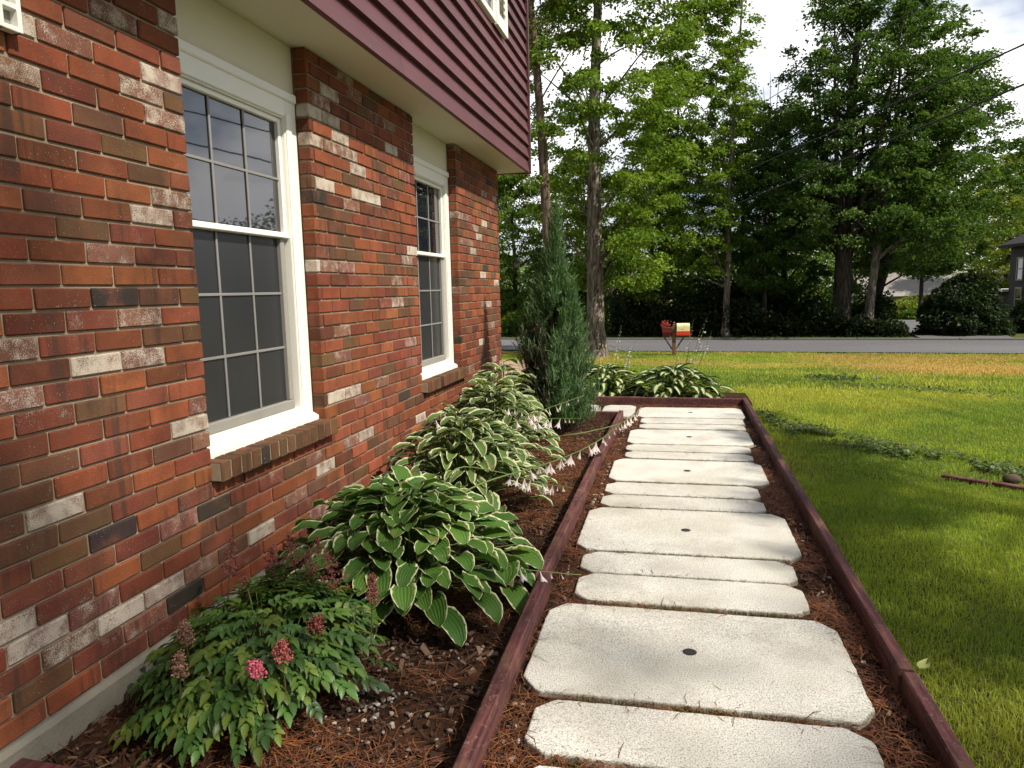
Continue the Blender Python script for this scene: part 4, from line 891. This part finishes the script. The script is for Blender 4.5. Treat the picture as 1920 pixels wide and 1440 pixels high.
def tree(name, x, y, H, z0, r, label, cat='tree', tr=.16, ncl=110, per=230, size=.13, pal='mid', bark='bark_d', lean=(0, 0), off=(0, 0), shape='oval', grp=None, twigs=30, cr=.55, flat=.42, base=None, trunk_to=.93, wob=.12, dens=.34, clear=0, sx=1., forks=0):
    zb = float(ground_h(np.array([x]), np.array([y]))[0])-.05
    ncl = int(ncl*2.5); per = int(per*dens*1.55); cr *= .58; size *= .74
    o = thing(name, (x, y, zb), label, cat, grp); g = G(); top = zb+H
    nseg = 16; tz = np.linspace(0, trunk_to, nseg); ph = rng.uniform(0, 6, 2)
    TP = np.stack([x+lean[0]*tz+wob*np.sin(tz*7+ph[0])*tz, y+lean[1]*tz+wob*np.sin(tz*6+ph[1])*tz, zb+H*tz], 1); rad = tr*(1-.88*tz)*(1+.55*np.exp(-tz*H/.35)); g.tube(TP, rad, 10)
    zs = rng.uniform(z0, .985*H, ncl) if shape != 'cone' else z0+(H-z0)*rng.random(ncl)**1.5
    q = (zs-z0)/(H-z0)
    if shape == 'oval': Rz = r*np.clip(np.sin(PI*np.clip(q*.86+.13, 0, 1)), .12, 1)**.7
    elif shape == 'cone': Rz = r*(1-q)**.8+.15
    else: Rz = r*np.sqrt(np.clip(1-q**2.2, .03, 1))
    az = np.arange(ncl)*2.39996+rng.normal(0, .3, ncl); fr = rng.uniform(.12, 1.08, ncl)**.6*rng.uniform(.85, 1.12, ncl); tx = np.interp(zs/H, tz, TP[:, 0]); ty = np.interp(zs/H, tz, TP[:, 1])
    CP = np.stack([tx+off[0]+sx*Rz*fr*np.cos(az), ty+off[1]+Rz*fr*np.sin(az), zb+zs], 1)
    if clear:
        hid = (np.abs(CP[:, 0]-tx) < .75) & (CP[:, 1] < ty+.2) & (zs < clear); CP[hid, 1] = 2*ty[hid]-CP[hid, 1]+.5
    for i in rng.permutation(ncl)[:twigs]:
        zt = max(zs[i]-rng.uniform(.5, 1.6)*(.4+fr[i]), z0*.8); zt = min(zt, H*trunk_to*.97); s = np.array([np.interp(zt/H, tz, TP[:, 0]), np.interp(zt/H, tz, TP[:, 1]), zb+zt]); r0 = tr*(1-.88*zt/H)*.27
        mid = (s+CP[i])/2+[0, 0, .25*rng.random()]; g.tube(bez(s, mid, CP[i], 7), np.linspace(max(r0, .012), .008, 7), 6)
    for q_ in range(forks):
        a_ = q_*2*PI/forks+.4; zf = H*(.20+.05*q_/forks); s0 = np.array([np.interp(zf/H, tz, TP[:, 0]), np.interp(zf/H, tz, TP[:, 1]), zb+zf]); rr_ = r*(.45+.25*((q_*7) % 3)/2)
        e0 = np.array([x+off[0]+rr_*math.cos(a_), y+off[1]+rr_*math.sin(a_), zb+H*(.78+.1*((q_*5) % 3)/2)]); g.tube(bez(s0, (s0*.5+e0*.5)*[1, 1, 0]+[(e0[0]-x)*.15, 0, zb+H*.42], e0, 12), np.linspace(tr*.42, .015, 12), 6)
    g.build('trunk', M[bark], o, smooth=True)
    lf = G(); N_ = ncl*per; ci = np.repeat(np.arange(ncl), per); cs = cr*rng.uniform(.6, 1.25, ncl)[ci]
    off_ = rng.normal(0, .5, (N_, 3))*cs[:, None]; off_[:, 2] *= flat; off_[:, 2] -= .25*(off_[:, 0]**2+off_[:, 1]**2)/np.maximum(cs, .1)
    P = CP[ci]+off_; pl = np.array(GREEN[pal]); cc = pl[rng.integers(0, 3, ncl)][ci]*.6+pl[rng.integers(0, 3, N_)]*.4; cc = cc*rng.uniform(.7, 1.3, (N_, 1))
    P[:, 2] = np.maximum(P[:, 2], zb+.15)
    od = P-np.stack([np.interp((P[:, 2]-zb)/H, tz, TP[:, 0])+off[0], np.interp((P[:, 2]-zb)/H, tz, TP[:, 1])+off[1], P[:, 2]+.3], 1); od /= np.linalg.norm(od, axis=1)[:, None]+1e-6
    cards(lf, P, size*rng.uniform(.7, 1.3, N_), cc, .85, od); lf.build('crown', M['leaf'], o)
    return o
GT = 'trees across the road'
tree('maple_tree', -2.22, 20.5, 14.5, 2.0, 2.5, 'big maple with thick flaking trunk on the lawn this side of the road', 'tree', .27, 185, 260, .125, 'maple', 'bark', (.15, 0), (.35, 0), 'oval', None, 50, .66, clear=5.0, dens=.42)
tree('pine_tree', -3.02, 18.6, 15, 8.2, 1.9, 'slender leaning pine with bare trunk beside the house corner', 'tree', .17, 42, 150, .11, 'pine', 'bark_p', (-.9, 0), (.3, 0), 'oval', None, 24, .6, .5, clear=8.)
tree('bushy_tree', -7.3, 33, 7.6, .6, 2.9, 'short bushy light green tree seen left of the pine trunk', 'tree', .14, 120, 240, .15, 'mid', 'bark_d', grp=GT, cr=.7)
tree('slim_tree', 1.85, 28.6, 14.5, 2.4, 2.0, 'tall slim tree with pale thin trunk right of the big maple', 'tree', .13, 150, 240, .14, 'maple', 'bark', (.4, 0), (-1.15, 0), grp=GT, twigs=40, cr=.55)
tree('old_tree', 6.05, 29.2, 13.2, 3.4, 3.9, 'broadest dark tree of the clump with forked limbs against the sky', 'tree', .36, 230, 260, .15, 'dark', 'bark_d', (.2, 0), (.6, 0), 'dome', GT, 90, .75, forks=7, dens=.30)
tree('dead_topped_tree', 3.35, 29.5, 7.0, 1.8, 1.7, 'thin tree with bare dead twigs at its top, left of the broadest tree', 'tree', .11, 70, 200, .14, 'dark', 'bark_d', (0, 0), grp=GT, twigs=24, cr=.55)
tree('leaning_tree', 7.3, 30.6, 10.4, 2.2, 3.0, 'tree leaning right behind the broadest dark tree', 'tree', .2, 120, 220, .15, 'dark', 'bark_d', (2.4, 0), (.8, 0), grp=GT, cr=.7)
tree('twin_trunk_tree', 6.9, 28.9, 11.0, 3.4, 2.2, 'paler second trunk close beside the broadest dark tree', 'tree', .17, 60, 200, .15, 'dark', 'bark', (.9, 0), (.4, 0), grp=GT, cr=.6)
tree('forest_tree', .15, 31.5, 11, 1.6, 2.4, 'dark trunked tree directly above the mailbox', 'tree', .16, 110, 220, .15, 'mid', 'bark_d', grp=GT, dens=.26, cr=.65)
tree('forest_tree', 4.5, 32.5, 9.4, 1.4, 2.3, 'dark tree filling the gap behind the dead topped tree', 'tree', .15, 110, 220, .15, 'dark', 'bark_d', grp=GT, dens=.26, cr=.65)
tree('forest_tree', -.9, 29.6, 8.2, 1.6, 2.0, 'lower tree showing between the big maple trunk and the mailbox', 'tree', .13, 90, 220, .15, 'mid', 'bark_d', grp=GT, dens=.26, cr=.6)
tree('forest_tree', 2.9, 33.5, 10, 1.2, 2.3, 'dense tree behind the slim pale trunk', 'tree', .14, 100, 220, .16, 'mid', 'bark_d', grp=GT, dens=.26, cr=.65)
tree('forest_tree', -4.6, 36, 8.6, 1, 2.6, 'light green tree between the pine trunk and the big maple', 'tree', .15, 100, 220, .17, 'mid', 'bark_d', grp=GT, dens=.26, cr=.7)
tree('forest_tree', -11.5, 40, 10.5, 1, 3.2, 'tree just clearing the house corner at far left', 'tree', .16, 110, 220, .18, 'mid', 'bark_d', grp=GT, cr=.75)
tree('sunlit_tree', 20.5, 52, 10.2, 1.4, 3.6, 'sunlit yellow green tree left of the dark house roof', 'tree', .18, 120, 240, .20, 'yel', 'bark_d', grp='trees behind the houses', cr=.85)
tree('sunlit_tree', 25.8, 58, 12.2, 1.4, 3.8, 'bright yellow green tree behind the dark house roof', 'tree', .18, 120, 240, .21, 'yel', 'bark_d', grp='trees behind the houses', cr=.9)
tree('sunlit_tree', 16.2, 67, 12.2, 2.4, 4.0, 'green tree rising behind the cream house', 'tree', .2, 120, 240, .22, 'mid', 'bark_d', grp='trees behind the houses', cr=.95)
tree('forest_tree', 12.6, 42, 8.8, 2.6, 2.4, 'thin dark trunked tree over the round shrub, before the cream house', 'tree', .12, 90, 220, .17, 'mid', 'bark_d', grp=GT, cr=.65)
tree('shade_tree', 16.3, -5.1, 22, 16.5, 2.5, 'very tall unseen tree to the right, added to filter sun on the path', 'tree', .32, 40, 130, .15, 'mid', 'bark', grp='unseen shade trees on the right', cr=.8, dens=.20)  # out of view, added for soft dappled shade on wall, bed and path
tree('shade_tree', 8.95, 1.7, 9.9, 9.0, 2.4, 'second unseen tree on the right, its crown shaped to shade the far slabs', 'tree', .2, 30, 130, .15, 'mid', 'bark', grp='unseen shade trees on the right', cr=.45, dens=.22, sx=.10)  # out of view, crown flattened and squeezed so its shade falls as a band
# dead twigs
g = G()
for (dx, t) in [(.0, 9.1), (.35, 9.3), (-.25, 8.6), (.7, 9.0)]:
    g.tube([(3.4, 29.5, 5.2), (3.42+dx*.5, 29.5, 7.2), (3.4+dx, 29.5, t)], [.03, .018, .006], 5)
g.build('bare_twigs', M['bark_d'], bpy.data.objects['dead_topped_tree'])
# far woods and undergrowth
g = G()
def mass(n, xf, yf, zt, size, pal, zlo=0.):
    x = rng.uniform(*xf, n); y = rng.uniform(*yf, n); tp = zt*(.55+.75*vnoise(x, y, .28, 101)); z = ground_h(x, y)+zlo+tp*rng.random(n)**.8
    pl = np.array(GREEN[pal]); c = pl[rng.integers(0, 3, n)]*rng.uniform(.6, 1.3, (n, 1))*(.8+.5*vnoise(x*2, z*2, .5, 104))[:, None]; cards(g, np.stack([x, y, z], 1), size*rng.uniform(.7, 1.3, n), c)
mass(22000, (-45, 9.5), (44, 54), 5.2, .26, 'mid'); mass(30000, (9, 60), (72, 82), 11.5, .42, 'mid'); mass(20000, (-70, -20), (40, 56), 9, .35, 'mid')
tag(g.build('woods', M['leaf'], org=(0, 0, 0)), 'dark woods closing the view behind the trees', 'woods', kind='stuff')
g = G()
def under(n, xf, df, zt, size, pal):
    x = rng.uniform(*xf, n); y = rng.uniform(*df, n)-.122*x; k = vnoise(x, y, .8, 110); tp = zt*(.12+1.9*k**2); z = ground_h(x, y)+tp*rng.random(n)**.7
    pl = np.array(GREEN[pal]); c = pl[rng.integers(0, 3, n)]*rng.uniform(.55, 1.3, (n, 1)); cards(g, np.stack([x, y, z], 1), size*rng.uniform(.7, 1.3, n), c)
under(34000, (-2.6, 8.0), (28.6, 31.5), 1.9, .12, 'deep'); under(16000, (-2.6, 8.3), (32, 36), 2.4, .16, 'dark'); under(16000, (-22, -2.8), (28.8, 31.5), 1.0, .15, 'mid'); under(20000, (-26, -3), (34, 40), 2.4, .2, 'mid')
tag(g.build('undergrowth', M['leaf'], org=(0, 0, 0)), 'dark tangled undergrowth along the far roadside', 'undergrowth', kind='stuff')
def shrub(name, x, y, rx, ry, H, label, n=9000, size=.13, pal='dark', cat='shrub', k=1.):
    zb = float(ground_h(np.array([x]), np.array([y]))[0]); o = thing(name, (x, y, zb), label, cat); g = G(); a = rng.uniform(0, 2*PI, n); cz = rng.random(n); rr = rng.uniform(.5, 1, n)**.5
    pr = np.sqrt(np.clip(1-cz**2, 0, 1))*(1+.9*(vnoise(a*2.2, cz*4, 1, 120)-.5)*k)*(.92+.1*np.sin(cz*3)); P = np.stack([x+rx*rr*pr*np.cos(a), y+ry*rr*pr*np.sin(a), zb+.05+H*cz*rr**.5*(.8+.45*vnoise(a*1.3, a*0, 1, 121))], 1)
    pl = np.array(GREEN[pal]); cards(g, P, size*rng.uniform(.7, 1.3, n), pl[rng.integers(0, 3, n)]*rng.uniform(.6, 1.3, (n, 1)), .5, np.stack([np.cos(a), np.sin(a), 0*a+.2], 1)); g.build('foliage', M['leaf'], o)
    s = G()
    for i in range(7): b = rng.uniform(0, 6.28); s.tube([(x, y, zb-.05), (x+rx*.25*math.cos(b), y+ry*.25*math.sin(b), zb+H*.3), (x+rx*.55*math.cos(b), y+ry*.55*math.sin(b), zb+H*.6)], [.03, .02, .01], 5)
    s.build('stems', M['bark_d'], o)
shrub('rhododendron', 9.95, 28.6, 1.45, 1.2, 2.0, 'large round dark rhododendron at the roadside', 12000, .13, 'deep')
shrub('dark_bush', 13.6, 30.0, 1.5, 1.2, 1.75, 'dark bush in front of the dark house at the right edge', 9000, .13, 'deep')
shrub('light_bush', 14.6, 50.5, 1.7, 1.3, 1.25, 'bright yellow green bush before the cream house', 6000, .15, 'yel')
shrub('light_bush', 14.0, 48.2, .7, .6, .6, 'small green bush in front of the bright yellow green bush', 2500, .12, 'mid')

# ------------------------------------------------------------------ mailbox
mb = thing('mailbox', (-.03, 21.0, -.72), 'wooden mailbox post with yellow flowered box, red paper tube and maroon planter', 'mailbox')
g = G(); g.box(-.085, .02, 20.95, 21.05, -.75, .17, .006); g.box(-.07, .005, 20.965, 21.035, .171, .22, .01); g.build('post', M['postw'], mb)
g = G(); c = np.array([-.033, 21, .25]); bm = bmesh.new(); bmesh.ops.create_uvsphere(bm, u_segments=12, v_segments=8, radius=.032); V = np.array([v.co[:] for v in bm.verts])
for f in bm.faces:
    pass
g.add(V+c, [[v.index for v in f.verts] for f in bm.faces if len(f.verts) == 4], [[v.index for v in f.verts] for f in bm.faces if len(f.verts) == 3]); bm.free(); g.build('finial', M['postw'], mb, smooth=True)
g = G(); g.box(-.36, .42, 20.96, 21.04, -.165, -.105, .006)
for sx in (-1, 1):
    g.add([(-.033+sx*.05, 20.975, -.46), (-.033+sx*.05, 21.025, -.46), (-.033+sx*.24, 21.025, -.17), (-.033+sx*.24, 20.975, -.17), (-.033+sx*.05, 20.975, -.53), (-.033+sx*.05, 21.025, -.53), (-.033+sx*.29, 21.025, -.17), (-.033+sx*.29, 20.975, -.17)], [(0, 1, 2, 3), (4, 7, 6, 5), (0, 3, 7, 4), (1, 5, 6, 2)])
g.build('arm', M['postw'], mb)
a = np.linspace(0, PI, 11); prof = [(-.10, 0)]+[(-.10*math.cos(t), .12+.10*math.sin(t)) for t in a]+[(.10, 0)]; n = len(prof); xs0, xs1 = .045, .395
g = G(); V = [(xs0, 21+p, .02+q) for p, q in prof]+[(xs1, 21+p, .02+q) for p, q in prof]
g.add(V, [(i, (i+1) % n, n+(i+1) % n, n+i) for i in range(n)]); g.ng.append(list(range(n))[::-1]); g.ng.append(list(range(n, 2*n)))
bx = g.build('letter_box', M['floral'], mb); g = G(); g.box(.396, .403, 20.91, 21.09, .03, .2, .002); g.build('box_door', M['white'], bx)
g = G(); g.box(.03, .41, 20.88, 21.10, -.104, -.085, .004, None); g.box(.03, .41, 20.88, 20.90, -.0845, .015, .004); g.box(.03, .41, 21.08, 21.10, -.0845, .015, .004); g.box(.03, .05, 20.901, 21.079, -.0845, .015, .004); g.box(.051, .409, 20.901, 21.079, -.002, .0149, .002)
g.build('paper_box', M['red'], mb)
g = G()
for (z0, z1, w0, w1) in [(-.10, -.035, .10, .125), (-.033, -.012, .13, .135), (-.010, .13, .125, .15)]:
    cx = -.225; V = [(cx-w0, 20.90, z0), (cx+w0, 20.90, z0), (cx+w0, 21.10, z0), (cx-w0, 21.10, z0), (cx-w1, 20.87, z1), (cx+w1, 20.87, z1), (cx+w1, 21.13, z1), (cx-w1, 21.13, z1)]
    g.add(V, [(3, 2, 1, 0), (4, 5, 6, 7), (0, 1, 5, 4), (1, 2, 6, 5), (2, 3, 7, 6), (3, 0, 4, 7)])
pl_ = g.build('planter', M['maroon'], mb)
g = G()
for i in range(170):
    p = np.array([rng.normal(-.27, .055), rng.normal(21, .06), .15+abs(rng.normal(0, .07))]); g.add(p+OCT*rng.uniform(.008, .02), None, OCF, np.array([*(np.array([(.50, .03, .05), (.62, .06, .09), (.35, .02, .03), (.05, .10, .02)])[rng.integers(4)]), 1]))
g.build('blossoms', M['plume'], pl_)

# ------------------------------------------------------------------ far houses
def gable(g, x0, x1, y0, y1, ze, zr, axis='x', ov=.4):
    if axis == 'x':
        ym = (y0+y1)/2; A = [(x0-ov, y0-ov, ze), (x1+ov, y0-ov, ze), (x1+ov, ym, zr), (x0-ov, ym, zr), (x1+ov, y1+ov, ze), (x0-ov, y1+ov, ze)]
    else:
        xm = (x0+x1)/2; A = [(x0-ov, y1+ov, ze), (x0-ov, y0-ov, ze), (xm, y0-ov, zr), (xm, y1+ov, zr), (x1+ov, y0-ov, ze), (x1+ov, y1+ov, ze)]
    B = [(x, y, z-.15) for x, y, z in A]
    g.add(A+B, [(0, 1, 2, 3), (3, 2, 4, 5), (7, 6, 9, 8), (8, 9, 11, 10), (0, 6, 7, 1), (4, 10, 11, 5), (1, 7, 8, 2), (2, 8, 10, 4), (3, 9, 6, 0), (5, 11, 9, 3)])
def far_window(h, x0, x1, z0, z1, y, fr=.09):
    f = G(); f.box(x0, x1, y-.06, y, z1-fr, z1, .01); f.box(x0, x1, y-.06, y, z0, z0+fr, .01); f.box(x0, x0+fr, y-.06, y, z0+fr, z1-fr, .01); f.box(x1-fr, x1, y-.06, y, z0+fr, z1-fr, .01); f.box(x0+fr, x1-fr, y-.05, y, (z0+z1)/2-.03, (z0+z1)/2+.03, .01)
    w_ = f.build('window', M['white'], h); p = G(); p.box(x0+fr, x1-fr, y-.03, y-.01, z0+fr, z1-fr, .001); p.build('pane', M['pane'], w_)
def side_window(h, y0, y1, z0, z1, x, fr=.09):
    f = G(); f.box(x-.06, x, y0, y1, z1-fr, z1, .01); f.box(x-.06, x, y0, y1, z0, z0+fr, .01); f.box(x-.06, x, y0, y0+fr, z0+fr, z1-fr, .01); f.box(x-.06, x, y1-fr, y1, z0+fr, z1-fr, .01); f.box(x-.05, x, y0+fr, y1-fr, (z0+z1)/2-.03, (z0+z1)/2+.03, .01)
    w_ = f.build('window', M['grey_frame'], h); p = G(); p.box(x-.03, x-.01, y0+fr, y1-fr, z0+fr, z1-fr, .001); p.build('pane', M['pane'], w_)
def walls(h, x0, x1, y0, y1, z0, z1, mat, gab=None):
    g = G(); g.box(x0, x1, y0, y1, z0, z1, .02)
    if gab: xm = (x0+x1)/2; g.add([(x0, y0, z1), (x1, y0, z1), (xm, y0, gab), (x0, y1, z1), (x1, y1, z1), (xm, y1, gab)], None, [(0, 1, 2), (4, 3, 5)])
    g.build('wall', mat, h)
rh = thing('cream_house', (20, 61, -1.2), 'low cream house with grey shingle roof across the road', 'house')
walls(rh, 14.4, 27, 60, 68, -1.6, .32, M['wall_y']); g = G(); gable(g, 14.4, 27, 60, 68, .40, 1.95); g.build('roof', M['roof_g'], rh)
g = G(); g.box(13.9, 27.5, 59.54, 59.59, .14, .37, .01); g.build('fascia', M['white'], rh)
far_window(rh, 15.4, 16.6, -1.0, -.1, 60); far_window(rh, 19.0, 19.9, -.9, .1, 60); far_window(rh, 21.5, 22.6, -.9, .1, 60)
dh = thing('dark_house', (22, 48, -1), 'dark two storey house at the right edge across the road', 'house')
walls(dh, 18.0, 27, 35, 45.3, -1.4, 3.05, M['wall_d']); g = G(); gable(g, 18.0, 27, 35, 45.3, 3.1, 5.6, 'y', .45); g.build('roof', M['roof_d'], dh)
for zz in (.15, 1.75):
    for yy in (43.6, 41.4, 39): side_window(dh, yy, yy+.8, zz-.6, zz+.65, 18.0)
g = G(); g.box(18.3, 23, 45.31, 49, -1.4, .55, .02); g.build('porch_wall', M['wall_d'], dh); g = G(); g.box(17.7, 23.2, 45.31, 49.3, .551, .68, .01); g.build('porch_roof', M['white'], dh)
gh = thing('gabled_house', (-7, 74, -2), 'pale gabled house with tan roof glimpsed behind the big maple trunk', 'house')
walls(gh, -10.0, -6.9, 70, 78, -2.4, -.75, M['wall_w'], .78); walls(gh, -6.89, .5, 73, 79, -2.4, -.8, M['wall_w'])
g = G(); gable(g, -10.0, -6.9, 70, 78, -.80, .86, 'y', .3); gable(g, -6.6, .5, 73, 79, -.86, 1.25, 'x', .3); g.build('roof', M['roof_t'], gh)
bn = thing('plant_tub', (8.2, 30.2, -.75), 'small orange tub at the mouth of the far driveway', 'tub')
g = G(); a = np.linspace(0, 2*PI, 17)[:-1]; zb = float(ground_h(np.array([8.2]), np.array([30.2]))[0]); pr = [(.13, 0), (.17, .24), (.18, .25), (.15, .25), (.14, .2)]
V = np.concatenate([np.column_stack([8.2+r*np.cos(a), 30.2+r*np.sin(a), np.full(16, zb+z)]) for r, z in pr]); i = np.arange(4)[:, None]*16; j = np.arange(16)[None]; k = (j+1) % 16
g.add(V, np.stack([i+j, i+k, i+16+k, i+16+j], -1).reshape(-1, 4)); g.build('pot', M['orange'], bn, smooth=True)

# ------------------------------------------------------------------ cables
def cable(p, q, ext0, ext1, sag, r, label):
    p, q = np.array(p, float), np.array(q, float); d = q-p; a, b = p-d*ext0, q+d*ext1; t = np.linspace(0, 1, 40)[:, None]; P = a+(b-a)*t; P[:, 2] -= sag*4*(t*(1-t))[:, 0]
    g = G(); g.tube(P, r, 6); tag(g.build('overhead_cable', M['cable'], smooth=True), label, 'cable', 'overhead cables')
cable((5.021, 12.0, 4.72), (-.568, 30.0, 4.45), .6, .9, .10, .014, 'middle overhead cable sloping across the broadest dark tree')
cable((5.055, 12.0, 4.17), (-.565, 30.0, 3.44), .6, .9, .10, .016, 'lowest overhead cable sloping across the broadest dark tree')
cable((4.933, 13.0, 6.25), (1.786, 24.0, 6.42), .6, 1.6, .08, .009, 'highest thin overhead cable in front of the treetops')
